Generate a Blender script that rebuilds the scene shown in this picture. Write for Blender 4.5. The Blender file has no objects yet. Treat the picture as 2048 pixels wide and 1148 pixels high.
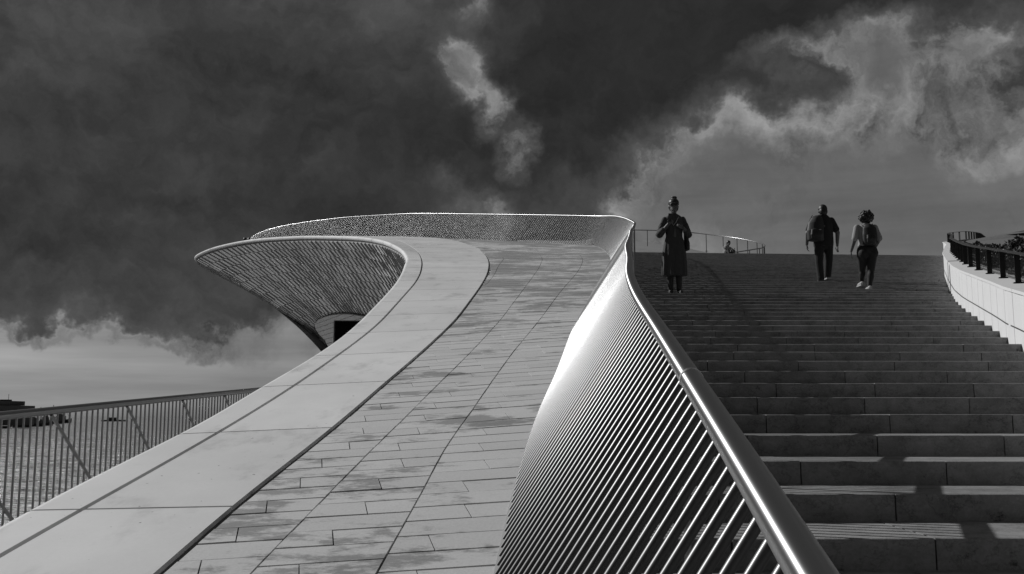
import bpy, bmesh, math, random
from mathutils import Vector, Matrix, noise as mnoise
random.seed(7)
R = math.radians
scene = bpy.context.scene
COL = scene.collection

# ------------------------------------------------------------------ camera
EYE = 4.0                                   # metres above the water
cam_data = bpy.data.cameras.new('camera')
cam_data.sensor_width = 36.0
cam_data.lens = 35.16
cam_data.clip_start = 0.05
cam_data.clip_end = 20000
cam = bpy.data.objects.new('camera', cam_data)
COL.objects.link(cam)
cam.location = (0, 0, EYE)
cam.rotation_euler = (R(90 + 7.35), 0, 0)
scene.camera = cam

# ------------------------------------------------------------------ sun
SUN_EL, SUN_AZ = R(34.0), R(-58.0)          # azimuth from +Y, negative = to the left
to_sun = Vector((math.sin(SUN_AZ) * math.cos(SUN_EL), math.cos(SUN_AZ) * math.cos(SUN_EL), math.sin(SUN_EL)))
sd = bpy.data.lights.new('sun', 'SUN')
sd.energy = 3.6
sd.angle = R(0.45)
sd.color = (1, 1, 1)                        # black and white photograph
sun = bpy.data.objects.new('sun', sd)
COL.objects.link(sun)
sun.rotation_euler = (-to_sun).to_track_quat('-Z', 'Y').to_euler()

# ------------------------------------------------------------------ world: broken cloud over a pale low sky
world = bpy.data.worlds.new('World')
scene.world = world
world.use_nodes = True
wn, wl = world.node_tree.nodes, world.node_tree.links
wn.clear()
def wnode(t, **kw):
    n = wn.new(t)
    for k, v in kw.items():
        setattr(n, k, v)
    return n
def wmath(op, a, b=None, clamp=False):
    n = wnode('ShaderNodeMath', operation=op, use_clamp=clamp)
    for i, v in enumerate((a, b)):
        if v is None: continue
        if isinstance(v, (int, float)): n.inputs[i].default_value = v
        else: wl.new(v, n.inputs[i])
    return n.outputs[0]
tc = wnode('ShaderNodeTexCoord')
DIR = tc.outputs['Generated']
def wnoise(vec, scale, detail, rough=0.55, seed=0.0, stretch=None):
    mp = wnode('ShaderNodeMapping')
    mp.inputs['Location'].default_value = (seed, seed * .7, -seed * 1.3)
    if stretch: mp.inputs['Scale'].default_value = stretch
    wl.new(vec, mp.inputs['Vector'])
    n = wnode('ShaderNodeTexNoise')
    n.inputs['Scale'].default_value = scale
    n.inputs['Detail'].default_value = detail
    n.inputs['Roughness'].default_value = rough
    wl.new(mp.outputs[0], n.inputs['Vector'])
    return n
# warp the directions so that cloud edges are ragged
w1 = wnoise(DIR, 4.5, 2, .5, 3.1)
w2 = wnoise(DIR, 14.0, 5, .6, 9.7)
def offs(n, amt):
    s = wnode('ShaderNodeVectorMath', operation='SUBTRACT'); wl.new(n.outputs['Color'], s.inputs[0]); s.inputs[1].default_value = (.5, .5, .5)
    m = wnode('ShaderNodeVectorMath', operation='SCALE'); wl.new(s.outputs[0], m.inputs[0]); m.inputs['Scale'].default_value = amt
    return m.outputs[0]
def vadd(a, b):
    n = wnode('ShaderNodeVectorMath', operation='ADD'); wl.new(a, n.inputs[0]); wl.new(b, n.inputs[1]); return n.outputs[0]
w3 = wnoise(DIR, 42.0, 4, .6, 2.2)
WARP = vadd(vadd(vadd(DIR, offs(w1, .14)), offs(w2, .085)), offs(w3, .028))
def cloud_mass(az, el, rx, rz, tilt, weight, soft=.75):
    """a mass (or a gap, weight < 0) of cloud centred at azimuth az, elevation el (degrees), radii in degrees"""
    c = Vector((math.sin(R(az)) * math.cos(R(el)), math.cos(R(az)) * math.cos(R(el)), math.sin(R(el))))
    mp = wnode('ShaderNodeMapping', vector_type='TEXTURE')
    mp.inputs['Location'].default_value = c
    mp.inputs['Rotation'].default_value = (R(el), R(-tilt), R(-az))
    mp.inputs['Scale'].default_value = (R(rx), .9, R(rz))
    wl.new(WARP, mp.inputs['Vector'])
    g = wnode('ShaderNodeTexGradient', gradient_type='SPHERICAL')
    wl.new(mp.outputs[0], g.inputs['Vector'])
    sm = wnode('ShaderNodeMapRange', interpolation_type='SMOOTHSTEP')
    wl.new(g.outputs['Fac'], sm.inputs['Value'])
    sm.inputs['From Max'].default_value = soft
    sm.inputs['To Max'].default_value = weight
    return sm.outputs[0]
n_big = wnoise(DIR, 3.2, 7, .58, 1.7, (1, 1, 1.7))
n_fine = wnoise(WARP, 8.0, 9, .60, 5.3, (1, 1, 1.35))
# the same billows seen a little nearer the sun: the difference gives their lit and shaded sides
SHIFT = wnode('ShaderNodeVectorMath', operation='ADD'); wl.new(WARP, SHIFT.inputs[0]); SHIFT.inputs[1].default_value = (.014, .0, -.022)
n_sun = wnoise(SHIFT.outputs[0], 8.0, 9, .60, 5.3, (1, 1, 1.35))
relief = wmath('SUBTRACT', n_sun.outputs['Fac'], n_fine.outputs['Fac'])
thick = wmath('ADD', .66, wmath('MULTIPLY', wmath('SUBTRACT', n_big.outputs['Fac'], .5), .34))
thick = wmath('ADD', thick, wmath('MULTIPLY', wmath('SUBTRACT', n_fine.outputs['Fac'], .5), .34))
SKY_MASSES = [
    # az,   el,  rx,  rz, tilt, weight
    (-20.0, 13.5, 36, 13, 0, .17),      # dark bank over the river
    (-6.0, 12.5, 12, 10, 0, .10),
    (8.0, 20.0, 13, 9, -10, .36),     # heavy mass above the stairs
    (21.0, 22.8, 17, 5.2, 4, .44),
    (15.0, 16.8, 4.0, 1.5, 12, .22),
    (25.0, 15.0, 5.0, 1.8, 0, .14),
    (-26.0, 20.0, 10, 9, 0, -.10),
    (-1.9, 19.5, 2.3, 3.0, -38, -.52, .75),  # torn gap
    (-.3, 17.4, 1.5, 2.6, -28, -.52, .75),
    (.7, 15.4, 1.4, 1.7, -20, -.42, .75),
    (-1.6, 23.5, 1.6, 2.2, 0, -.20),
    (-2.0, 12.2, 3.4, 2.4, 0, -.34),
    (22.0, 10.0, 19, 9.0, 6, -.46),     # open sky to the right
    (18.0, 18.2, 6.5, 3.0, 12, -.46),
    (10.0, 13.2, 6.5, 4.4, 25, -.36),
    (25.0, 18.2, 4.0, 2.2, 0, -.22),
    (-26.0, -1.8, 34, 6.6, 0, -.80, .30),     # clear strip under the bank
    (-13.5, 5.0, 5.0, 2.4, 12, -.34),
    (-2.0, 2.0, 30, 6.0, 0, -.40),
]
for m in SKY_MASSES:
    thick = wmath('ADD', thick, cloud_mass(*m))
sky = wnode('ShaderNodeTexSky', sky_type='NISHITA', sun_disc=False)
sky.sun_elevation = SUN_EL
sky.sun_rotation = SUN_AZ
n_streak = wnoise(DIR, 3.2, 6, .55, 4.4, (1, 1, 13))
bw = wnode('ShaderNodeRGBToBW'); wl.new(sky.outputs[0], bw.inputs[0])
clear = wmath('MULTIPLY', wmath('MULTIPLY', bw.outputs[0], .033), wmath('ADD', .40, wmath('MULTIPLY', n_streak.outputs['Fac'], 1.15)))
ramp = wnode('ShaderNodeValToRGB')
ramp.color_ramp.interpolation = 'LINEAR'
els = ramp.color_ramp.elements
els[0].position = 0.0; els[0].color = (.17, .17, .17, 1)
els[1].position = 1.0; els[1].color = (.026, .026, .026, 1)
for p, v in ((.26, .150), (.38, .168), (.45, .172), (.53, .110), (.62, .074), (.74, .054), (.88, .036)):
    e = els.new(p); e.color = (v, v, v, 1)
wl.new(wmath('MULTIPLY', thick, 1.0, True), ramp.inputs['Fac'])
cloud_grey = wnode('ShaderNodeRGBToBW'); wl.new(ramp.outputs['Color'], cloud_grey.inputs[0])
cover = wnode('ShaderNodeMapRange', interpolation_type='SMOOTHSTEP')
wl.new(thick, cover.inputs['Value']); cover.inputs['From Min'].default_value = .05; cover.inputs['From Max'].default_value = .42
calm = wnode('ShaderNodeMapRange', interpolation_type='SMOOTHSTEP')   # thick cloud is smoother inside
wl.new(thick, calm.inputs['Value'])
for k_, v_ in zip(('From Min', 'From Max', 'To Min', 'To Max'), (.50, .68, 4.8, 1.4)): calm.inputs[k_].default_value = v_
thin = wnode('ShaderNodeMapRange', interpolation_type='SMOOTHSTEP')   # and so is thin veil
wl.new(thick, thin.inputs['Value'])
for k_, v_ in zip(('From Min', 'From Max', 'To Min', 'To Max'), (.22, .46, .30, 1.0)): thin.inputs[k_].default_value = v_
lit = wmath('ADD', 1.0, wmath('MULTIPLY', relief, wmath('MULTIPLY', calm.outputs[0], thin.outputs[0])))
lit = wmath('MAXIMUM', lit, .45)
cloud_val = wmath('MULTIPLY', cloud_grey.outputs[0], lit)
val = wmath('ADD', wmath('MULTIPLY', cloud_val, cover.outputs[0]), wmath('MULTIPLY', clear, wmath('SUBTRACT', 1.0, cover.outputs[0])))
bg = wnode('ShaderNodeBackground')
wl.new(val, bg.inputs['Color'])
bg.inputs['Strength'].default_value = 1.0
world.cycles.sampling_method = 'MANUAL'
world.cycles.sample_map_resolution = 512
wo = wnode('ShaderNodeOutputWorld')
wl.new(bg.outputs[0], wo.inputs['Surface'])

# ------------------------------------------------------------------ exposure
vs = scene.view_settings
vs.view_transform = 'Standard'
vs.look = 'None'
vs.exposure = 0.0
vs.gamma = 1.0
vs.use_curve_mapping = False

# ------------------------------------------------------------------ materials
def mat(name, grey, rough=.6, metal=0.0, spec=.5):
    m = bpy.data.materials.new(name); m.use_nodes = True
    b = m.node_tree.nodes['Principled BSDF']
    b.inputs['Base Color'].default_value = (grey, grey, grey, 1)
    b.inputs['Roughness'].default_value = rough
    b.inputs['Metallic'].default_value = metal
    b.inputs['Specular IOR Level'].default_value = spec
    return m
def nodes_of(m):
    return m.node_tree.nodes, m.node_tree.links, m.node_tree.nodes['Principled BSDF']
def tnoise(m, scale, detail=5, rough=.55, stretch=(1, 1, 1), loc=(0, 0, 0), rot=(0, 0, 0)):
    n, l, b = nodes_of(m)
    t = n.new('ShaderNodeTexCoord'); mp = n.new('ShaderNodeMapping')
    mp.inputs['Scale'].default_value = stretch; mp.inputs['Location'].default_value = loc; mp.inputs['Rotation'].default_value = rot
    l.new(t.outputs['Object'], mp.inputs['Vector'])
    x = n.new('ShaderNodeTexNoise'); x.inputs['Scale'].default_value = scale; x.inputs['Detail'].default_value = detail; x.inputs['Roughness'].default_value = rough
    l.new(mp.outputs[0], x.inputs['Vector'])
    return x.outputs['Fac']
def tmath(m, op, a, b=None, clamp=False):
    n, l, _ = nodes_of(m)
    x = n.new('ShaderNodeMath'); x.operation = op; x.use_clamp = clamp
    for i, v in enumerate((a, b)):
        if v is None: continue
        if isinstance(v, (int, float)): x.inputs[i].default_value = v
        else: l.new(v, x.inputs[i])
    return x.outputs[0]
def trange(m, v, a, b, c, d, smooth=True):
    n, l, _ = nodes_of(m)
    x = n.new('ShaderNodeMapRange'); x.interpolation_type = 'SMOOTHSTEP' if smooth else 'LINEAR'
    l.new(v, x.inputs['Value'])
    for k, q in zip(('From Min', 'From Max', 'To Min', 'To Max'), (a, b, c, d)): x.inputs[k].default_value = q
    return x.outputs[0]
def set_grey(m, v):
    n, l, b = nodes_of(m); l.new(v, b.inputs['Base Color'])
def set_bump(m, v, strength, dist):
    n, l, b = nodes_of(m)
    x = n.new('ShaderNodeBump'); x.inputs['Strength'].default_value = strength; x.inputs['Distance'].default_value = dist
    l.new(v, x.inputs['Height']); l.new(x.outputs[0], b.inputs['Normal'])
def obj_random(m):
    n, l, b = nodes_of(m); return n.new('ShaderNodeObjectInfo').outputs['Random']

def m_panel():
    m = mat('pale_concrete', .5, .75)
    a = tnoise(m, .9, 5, .6, (1, .7, 1)); b = tnoise(m, 45, 3, .6)
    v = tmath(m, 'ADD', trange(m, a, .3, .7, .57, .66), tmath(m, 'MULTIPLY', tmath(m, 'SUBTRACT', b, .5), .05))
    v = tmath(m, 'ADD', v, tmath(m, 'MULTIPLY', tmath(m, 'SUBTRACT', obj_random(m), .5), .07))
    sp = trange(m, tnoise(m, 28, 1, .4, (1, 1, 1), (3, 1, 2)), .775, .80, 0, 1)
    st = trange(m, tnoise(m, 2.2, 6, .65, (1, .5, 1), (8, 2, 1)), .52, .72, 0, .17)
    v = tmath(m, 'SUBTRACT', tmath(m, 'SUBTRACT', v, st), tmath(m, 'MULTIPLY', sp, .38), True)
    set_grey(m, v); set_bump(m, b, .12, .004)
    return m
def m_paver():
    m = mat('paving_limestone', .35, .8)
    big = tnoise(m, .55, 3, .5, (1, 1, 1), (4.2, 0, 0))
    st = tnoise(m, 2.1, 10, .72, (.75, 1.5, 1), (1, 7, 3))
    gr = tnoise(m, 70, 3, .7)
    k = tmath(m, 'ADD', tmath(m, 'MULTIPLY', st, .72), tmath(m, 'MULTIPLY', big, .38))
    k = tmath(m, 'ADD', k, tmath(m, 'MULTIPLY', tmath(m, 'SUBTRACT', obj_random(m), .5), .05))
    n, l, b = nodes_of(m); t = n.new('ShaderNodeTexCoord'); sx = n.new('ShaderNodeSeparateXYZ'); l.new(t.outputs['Object'], sx.inputs[0])
    k = tmath(m, 'ADD', k, trange(m, sx.outputs['Y'], 9, 17, 0, .055))
    soft = trange(m, k, .53, .66, 0, 1)
    dark = tmath(m, 'MULTIPLY', trange(m, k, .548, .632, 0, 1), trange(m, tmath(m, 'ADD', tmath(m, 'MULTIPLY', tnoise(m, 9, 9, .78, (.8, 1.4, 1), (2, 2, 2)), .7), tmath(m, 'MULTIPLY', soft, .3)), .33, .62, .15, 1.15))
    base = tmath(m, 'ADD', .50, tmath(m, 'MULTIPLY', tmath(m, 'SUBTRACT', gr, .5), .20))
    base = tmath(m, 'ADD', base, tmath(m, 'MULTIPLY', tmath(m, 'SUBTRACT', obj_random(m), .5), .07))
    v = tmath(m, 'SUBTRACT', base, tmath(m, 'MULTIPLY', dark, tmath(m, 'ADD', .12, tmath(m, 'MULTIPLY', gr, .24))), True)
    set_grey(m, v); set_bump(m, gr, .25, .004)
    return m
def m_step():
    m = mat('step_limestone', .22, .8)
    a = tnoise(m, 5.0, 9, .72, (1, 1, 1.5)); gr = tnoise(m, 80, 4, .75); lo = tnoise(m, .8, 3, .5)
    # fine dark veins: where a warped noise crosses its middle value
    ve = tmath(m, 'ABSOLUTE', tmath(m, 'SUBTRACT', tnoise(m, 3.2, 9, .68, (1, 1, 1.3), (9, 4, 2)), .5))
    v = trange(m, a, .30, .70, .145, .25)
    v = tmath(m, 'ADD', v, tmath(m, 'MULTIPLY', tmath(m, 'SUBTRACT', gr, .5), .15))
    v = tmath(m, 'ADD', v, tmath(m, 'MULTIPLY', tmath(m, 'SUBTRACT', lo, .5), .06))
    v = tmath(m, 'ADD', v, tmath(m, 'MULTIPLY', tmath(m, 'SUBTRACT', obj_random(m), .5), .05))
    v = tmath(m, 'SUBTRACT', v, trange(m, ve, .0, .018, .06, 0))
    pit = trange(m, tnoise(m, 9, 6, .7, (1, 1, 1), (5, 5, 1)), .62, .72, 0, .12)
    v = tmath(m, 'MAXIMUM', tmath(m, 'SUBTRACT', v, pit), .025)
    set_grey(m, v); set_bump(m, tmath(m, 'ADD', a, tmath(m, 'MULTIPLY', gr, .4)), .6, .008)
    return m
M = {}
M['panel'] = m_panel(); M['paver'] = m_paver(); M['step'] = m_step()
def m_grain(name, g, rough, amp, scale, metal=0, bump=.1, dist=.003):
    m = mat(name, g, rough, metal); v = tnoise(m, scale, 4, .6)
    set_grey(m, tmath(m, 'ADD', g, tmath(m, 'MULTIPLY', tmath(m, 'SUBTRACT', v, .5), amp), True)); set_bump(m, v, bump, dist); return m
M['bed'] = m_grain('joint_mortar', .06, .9, .04, 20)
M['channel'] = m_grain('drain_channel_steel', .13, .5, .05, 15, .6)
M['steel'] = mat('brushed_steel', .60, .30, 1.0)
def brush(m):
    v = tnoise(m, 30, 3, .6, (1, 1, 1)); n, l, b = nodes_of(m)
    l.new(trange(m, v, .3, .7, .24, .36), b.inputs['Roughness'])
brush(M['steel'])
M['bar_steel'] = mat('satin_bar_steel', .105, .38, 1.0)
M['rail_steel'] = mat('polished_tube_steel', .50, .34, 1.0)
_n, _l, _b = nodes_of(M['rail_steel'])
_t = _n.new('ShaderNodeTangent'); _t.direction_type = 'UV_MAP'; _t.uv_map = 'UVMap'
_l.new(_t.outputs[0], _b.inputs['Tangent']); _b.inputs['Anisotropic'].default_value = .9
M['tile_edge'] = mat('shade_toned_tile_edge', .28, .9)  # side faces darkened: shade of the tile gaps put into the colour
M['dark_steel'] = mat('dark_steel', .10, .4, .8)
M['grey_steel'] = mat('weathered_steel', .32, .34, 1.0)
M['tile'] = mat('glazed_tile', .42, .48)
set_grey(M['tile'], tmath(M['tile'], 'ADD', .62, tmath(M['tile'], 'MULTIPLY', tnoise(M['tile'], .9, 3), .18)))
M['facade'] = m_grain('facade_backing', .16, .9, .02, 8)
M['plaster'] = m_grain('white_parapet_plaster', .62, .8, .08, 3)
M['coping'] = m_grain('parapet_coping_stone', .42, .8, .1, 9)
M['black'] = mat('black_painted_steel', .006, .5)
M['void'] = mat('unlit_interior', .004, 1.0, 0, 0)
M['terrace'] = m_grain('terrace_stone', .22, .85, .12, 2.0)
M['quay'] = m_grain('quay_paving', .3, .85, .12, 3.0)
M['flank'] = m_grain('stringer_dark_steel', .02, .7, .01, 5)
def m_water():
    m = mat('river_water', .10, .22, 0, .5)
    a = tnoise(m, 1.7, 5, .66, (.5, 1.2, 1)); b = tnoise(m, .22, 3, .5, (.5, 1.3, 1), (3, 3, 0))
    h = tmath(m, 'ADD', a, tmath(m, 'MULTIPLY', b, .9))
    set_bump(m, h, 1.0, .34)
    set_grey(m, trange(m, tmath(m, 'ADD', a, tmath(m, 'MULTIPLY', tmath(m, 'SUBTRACT', b, .5), .25)), .44, .55, .05, .60))  # bright ripple tones are sun glitter put into the base colour
    return m
M['water'] = m_water()
M['leaf'] = mat('shrub_leaf', .05, .5)
set_grey(M['leaf'], trange(M['leaf'], obj_random(M['leaf']), 0, 1, .06, .13))
M['twig'] = mat('shrub_twig', .06, .9)
M['soil'] = m_grain('bed_soil', .12, .95, .1, 14)
M['far'] = mat('far_harbour_wall', .09, .9)
M['far_dark'] = mat('far_harbour_dark', .035, .9)
M['skin'] = mat('skin', .09, .6)
M['hair'] = mat('dark_hair', .012, .5)
M['dress'] = m_grain('linen_dress', .045, .9, .025, 18, 0, .4, .01)
M['tights'] = mat('black_boots', .01, .6)
M['blacktee'] = mat('black_cotton', .012, .9)
M['jeans'] = mat('dark_denim', .012, .9)
M['pack'] = mat('backpack_nylon', .009, .6)
M['white_cloth'] = mat('pale_cotton', .26, .9)
M['legging'] = mat('black_legging', .008, .8)
M['sole'] = mat('white_rubber', .30, .6)
M['grey_shoe'] = mat('grey_shoe_fabric', .3, .8)
M['glass_black'] = mat('dark_lens', .005, .1)
M['metal_light'] = mat('thin_metal', .7, .3, 1)

# ------------------------------------------------------------------ helpers
def link(name, me, m=None, parent=None, label=None, cat=None, group=None, kind=None):
    o = bpy.data.objects.new(name, me); COL.objects.link(o)
    if m is not None and me is not None and not me.materials: me.materials.append(m)
    if parent is not None: o.parent = parent
    tag(o, label, cat, group, kind); return o
def tag(o, label=None, cat=None, group=None, kind=None):
    for k, v in (('label', label), ('category', cat), ('group', group), ('kind', kind)):
        if v: o[k] = v
    return o
def empty(name, loc=(0, 0, 0), **kw):
    o = bpy.data.objects.new(name, None); COL.objects.link(o); o.location = loc; o.empty_display_size = .2
    return tag(o, **kw)
class MB:
    """collects faces; build() links them as one mesh object"""
    def __init__(s): s.v = []; s.f = []; s.sm = []; s.mi = None; s.m2 = None
    def face(s, pts, smooth=False):
        i = len(s.v); s.v += [tuple(p) for p in pts]; s.f.append(tuple(range(i, i + len(pts)))); s.sm.append(smooth)
    def grid(s, rows, smooth=True, close=False):
        i = len(s.v); n = len(rows[0])
        for r in rows: s.v += [tuple(p) for p in r]
        for a in range(len(rows) - 1):
            for b in range(n if close else n - 1):
                c = (b + 1) % n
                s.f.append((i + a * n + b, i + a * n + c, i + (a + 1) * n + c, i + (a + 1) * n + b)); s.sm.append(smooth)
    def ngon_cap(s, pts, smooth=False): s.face(pts, smooth)
    def box(s, c, d, rz=0):
        x, y, z = [q / 2 for q in d]; ca, sa = math.cos(rz), math.sin(rz)
        P = [(c[0] + a * x * ca - b * y * sa, c[1] + a * x * sa + b * y * ca, c[2] + e * z) for a, b, e in
             ((-1, -1, -1), (1, -1, -1), (1, 1, -1), (-1, 1, -1), (-1, -1, 1), (1, -1, 1), (1, 1, 1), (-1, 1, 1))]
        s.hexa(P)
    def hexa(s, P):
        i = len(s.v); s.v += [tuple(p) for p in P]
        for q in ((0, 3, 2, 1), (4, 5, 6, 7), (0, 1, 5, 4), (1, 2, 6, 5), (2, 3, 7, 6), (3, 0, 4, 7)):
            s.f.append(tuple(i + k for k in q)); s.sm.append(False)
    def tube(s, pts, r, n=10, caps=True, smooth=True, up=Vector((0, 0, 1)), ry=None):
        pts = [Vector(p) for p in pts]; rows = []
        for i, p in enumerate(pts):
            t = (pts[min(i + 1, len(pts) - 1)] - pts[max(i - 1, 0)]).normalized()
            u = up if abs(t.dot(up)) < .95 else Vector((1, 0, 0))
            a = t.cross(u).normalized(); b = a.cross(t).normalized()
            ra = r[i] if isinstance(r, (list, tuple)) else r
            rb = ry if ry else ra
            rows.append([p + a * ra * math.cos(2 * math.pi * k / n) + b * rb * math.sin(2 * math.pi * k / n) for k in range(n)])
        s.grid(rows, smooth, True)
        if caps: s.face(rows[0][::-1]); s.face(rows[-1])
    def mesh(s, name, m=None):
        me = bpy.data.meshes.new(name); me.from_pydata(s.v, [], s.f)
        me.polygons.foreach_set('use_smooth', s.sm); me.update()
        bm = bmesh.new(); bm.from_mesh(me); bmesh.ops.recalc_face_normals(bm, faces=bm.faces); bm.to_mesh(me); bm.free()
        if m: me.materials.append(m)
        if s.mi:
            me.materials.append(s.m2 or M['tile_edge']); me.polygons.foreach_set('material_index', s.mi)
        return me
    def build(s, name, m, parent=None, **kw): return link(name, s.mesh(name, m), m, parent, **kw)

# ------------------------------------------------------------------ plan of the roof walk (world metres)
# station, outer lip, panel joint, drain, foot of railing, paving column fractions
RAMP = [
    (-2.0, (-2.822, -2.000, 1.971), (-2.713, -2.000, 1.972), (-1.944, -2.000, 1.980), (-0.540, -2.000, 1.993), 0.000, 0.174, 0.632),
    (0.0, (-2.737, 0.000, 2.397), (-2.583, 0.000, 2.399), (-1.800, 0.000, 2.407), (-0.385, 0.000, 2.420), 0.000, 0.207, 0.637),
    (2.0, (-2.653, 2.000, 2.823), (-2.453, 2.000, 2.825), (-1.656, 2.000, 2.833), (-0.225, 2.000, 2.847), 0.000, 0.238, 0.641),
    (3.4, (-2.594, 3.400, 3.122), (-2.362, 3.400, 3.124), (-1.556, 3.400, 3.132), (-0.128, 3.400, 3.146), 0.000, 0.259, 0.644),
    (4.4, (-2.551, 4.400, 3.335), (-2.297, 4.400, 3.337), (-1.485, 4.400, 3.345), (-0.058, 4.400, 3.359), 0.000, 0.274, 0.647),
    (5.3, (-2.549, 5.300, 3.503), (-2.228, 5.300, 3.509), (-1.446, 5.300, 3.524), (-0.003, 5.300, 3.552), 0.000, 0.294, 0.649),
    (6.4, (-2.486, 6.400, 3.704), (-2.151, 6.400, 3.714), (-1.345, 6.400, 3.740), (0.090, 6.400, 3.786), 0.000, 0.301, 0.633),
    (7.5, (-2.400, 7.500, 3.904), (-2.092, 7.500, 3.918), (-1.260, 7.500, 3.956), (0.197, 7.500, 4.021), 0.000, 0.313, 0.640),
    (9.0, (-2.325, 9.000, 4.220), (-1.982, 9.000, 4.235), (-1.143, 9.000, 4.273), (0.384, 9.000, 4.341), 0.000, 0.328, 0.638),
    (10.5, (-2.228, 10.500, 4.537), (-1.923, 10.500, 4.551), (-1.018, 10.500, 4.591), (0.549, 10.500, 4.662), 0.000, 0.346, 0.648),
    (12.0, (-2.181, 12.000, 4.852), (-1.876, 12.000, 4.866), (-0.910, 12.000, 4.909), (0.710, 12.000, 4.982), 0.000, 0.360, 0.675),
    (14.0, (-2.190, 14.000, 5.283), (-1.854, 14.000, 5.296), (-0.783, 14.000, 5.339), (0.970, 14.000, 5.409), 0.000, 0.367, 0.692),
    (16.0, (-2.241, 16.000, 5.732), (-1.885, 16.000, 5.743), (-0.709, 16.000, 5.778), (1.232, 16.000, 5.836), 0.000, 0.375, 0.706),
    (18.0, (-2.297, 18.000, 6.187), (-1.918, 18.000, 6.195), (-0.638, 18.000, 6.221), (1.483, 18.000, 6.263), 0.000, 0.386, 0.727),
    (20.0, (-2.366, 20.000, 6.649), (-1.952, 20.000, 6.653), (-0.579, 20.000, 6.667), (1.739, 20.000, 6.690), 0.042, 0.397, 0.750),
    (22.0, (-2.476, 22.000, 7.117), (-2.041, 22.000, 7.117), (-0.546, 22.000, 7.117), (2.027, 22.000, 7.117), 0.060, 0.408, 0.764),
    (24.0, (-2.635, 24.000, 7.544), (-2.192, 24.000, 7.544), (-0.561, 24.000, 7.544), (2.288, 24.000, 7.544), 0.071, 0.424, 0.773),
    (26.0, (-2.816, 26.000, 7.971), (-2.362, 26.000, 7.971), (-0.599, 26.000, 7.971), (2.548, 26.000, 7.971), 0.091, 0.432, 0.774),
    (28.4, (-3.033, 28.400, 8.519), (-2.616, 28.400, 8.519), (-0.690, 28.400, 8.475), (2.835, 28.300, 8.459), 0.126, 0.443, 0.768),
    (30.3, (-3.403, 30.400, 9.078), (-2.867, 30.200, 8.952), (-0.828, 30.300, 8.914), (2.961, 30.300, 8.920), 0.126, 0.443, 0.768),
    (32.2, (-3.942, 32.400, 9.596), (-3.227, 32.000, 9.411), (-1.093, 32.200, 9.396), (2.987, 32.400, 9.426), 0.126, 0.443, 0.768),
    (33.8, (-4.410, 33.900, 9.968), (-3.667, 33.800, 9.872), (-1.474, 34.200, 9.880), (2.868, 34.300, 9.871), 0.126, 0.443, 0.768),
    (35.3, (-5.043, 35.500, 10.341), (-4.225, 35.600, 10.313), (-1.984, 36.400, 10.389), (2.482, 36.000, 10.202), 0.126, 0.443, 0.768),
    (36.8, (-5.764, 37.000, 10.666), (-4.972, 37.400, 10.719), (-2.376, 38.400, 10.800), (0.975, 37.700, 10.586), 0.126, 0.443, 0.768),
    (38.5, (-6.640, 38.600, 10.984), (-5.848, 39.200, 11.091), (-2.925, 40.600, 11.246), (-1.308, 40.300, 11.144), 0.126, 0.443, 0.768),
    (40.3, (-7.709, 40.400, 11.320), (-7.209, 40.664, 11.359), (-3.607, 42.567, 11.641), (-3.545, 42.600, 11.646), 0.126, 0.443, 0.768),
    (42.3, (-8.981, 42.400, 11.683), (-8.540, 42.676, 11.730), (-5.363, 44.666, 12.070), (-5.308, 44.700, 12.076), 0.126, 0.443, 0.768),
    (44.3, (-10.341, 44.400, 11.999), (-9.924, 44.592, 12.031), (-6.921, 45.976, 12.260), (-6.869, 46.000, 12.264), 0.126, 0.443, 0.768),
    (46.3, (-11.770, 46.400, 12.297), (-11.438, 46.532, 12.314), (-9.043, 47.483, 12.437), (-9.002, 47.500, 12.439), 0.126, 0.443, 0.768),
    (48.0, (-13.100, 48.100, 12.492), (-12.856, 48.244, 12.502), (-11.097, 49.282, 12.568), (-11.066, 49.300, 12.570), 0.126, 0.443, 0.768),
    (49.6, (-14.412, 49.700, 12.596), (-14.197, 49.808, 12.597), (-12.646, 50.587, 12.601), (-12.619, 50.600, 12.601), 0.126, 0.443, 0.768),
    (51.0, (-15.643, 51.200, 12.645), (-15.405, 51.260, 12.638), (-13.689, 51.693, 12.585), (-13.659, 51.700, 12.584), 0.126, 0.443, 0.768),
    (52.2, (-16.578, 52.300, 12.562), (-16.318, 52.336, 12.559), (-14.445, 52.596, 12.535), (-14.412, 52.600, 12.535), 0.126, 0.443, 0.768),
    (53.4, (-17.190, 53.400, 12.551), (-16.913, 53.388, 12.535), (-14.919, 53.301, 12.417), (-14.884, 53.300, 12.415), 0.126, 0.443, 0.768),
]
RAMP += [
    (55.2, (-17.35, 55.2, 12.45), (-17.1, 55.15, 12.44), (-14.8, 54.75, 12.30), (-14.75, 54.7, 12.30), .126, .443, .768),
    (57.5, (-16.7, 57.4, 12.30), (-16.5, 57.2, 12.30), (-14.3, 56.15, 12.20), (-14.25, 56.1, 12.20), .126, .443, .768),
    (61.0, (-14.2, 60.0, 12.1), (-14.0, 59.8, 12.1), (-13.0, 57.6, 12.10), (-12.95, 57.5, 12.10), .126, .443, .768),
]
RS = [r[0] for r in RAMP]
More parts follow.
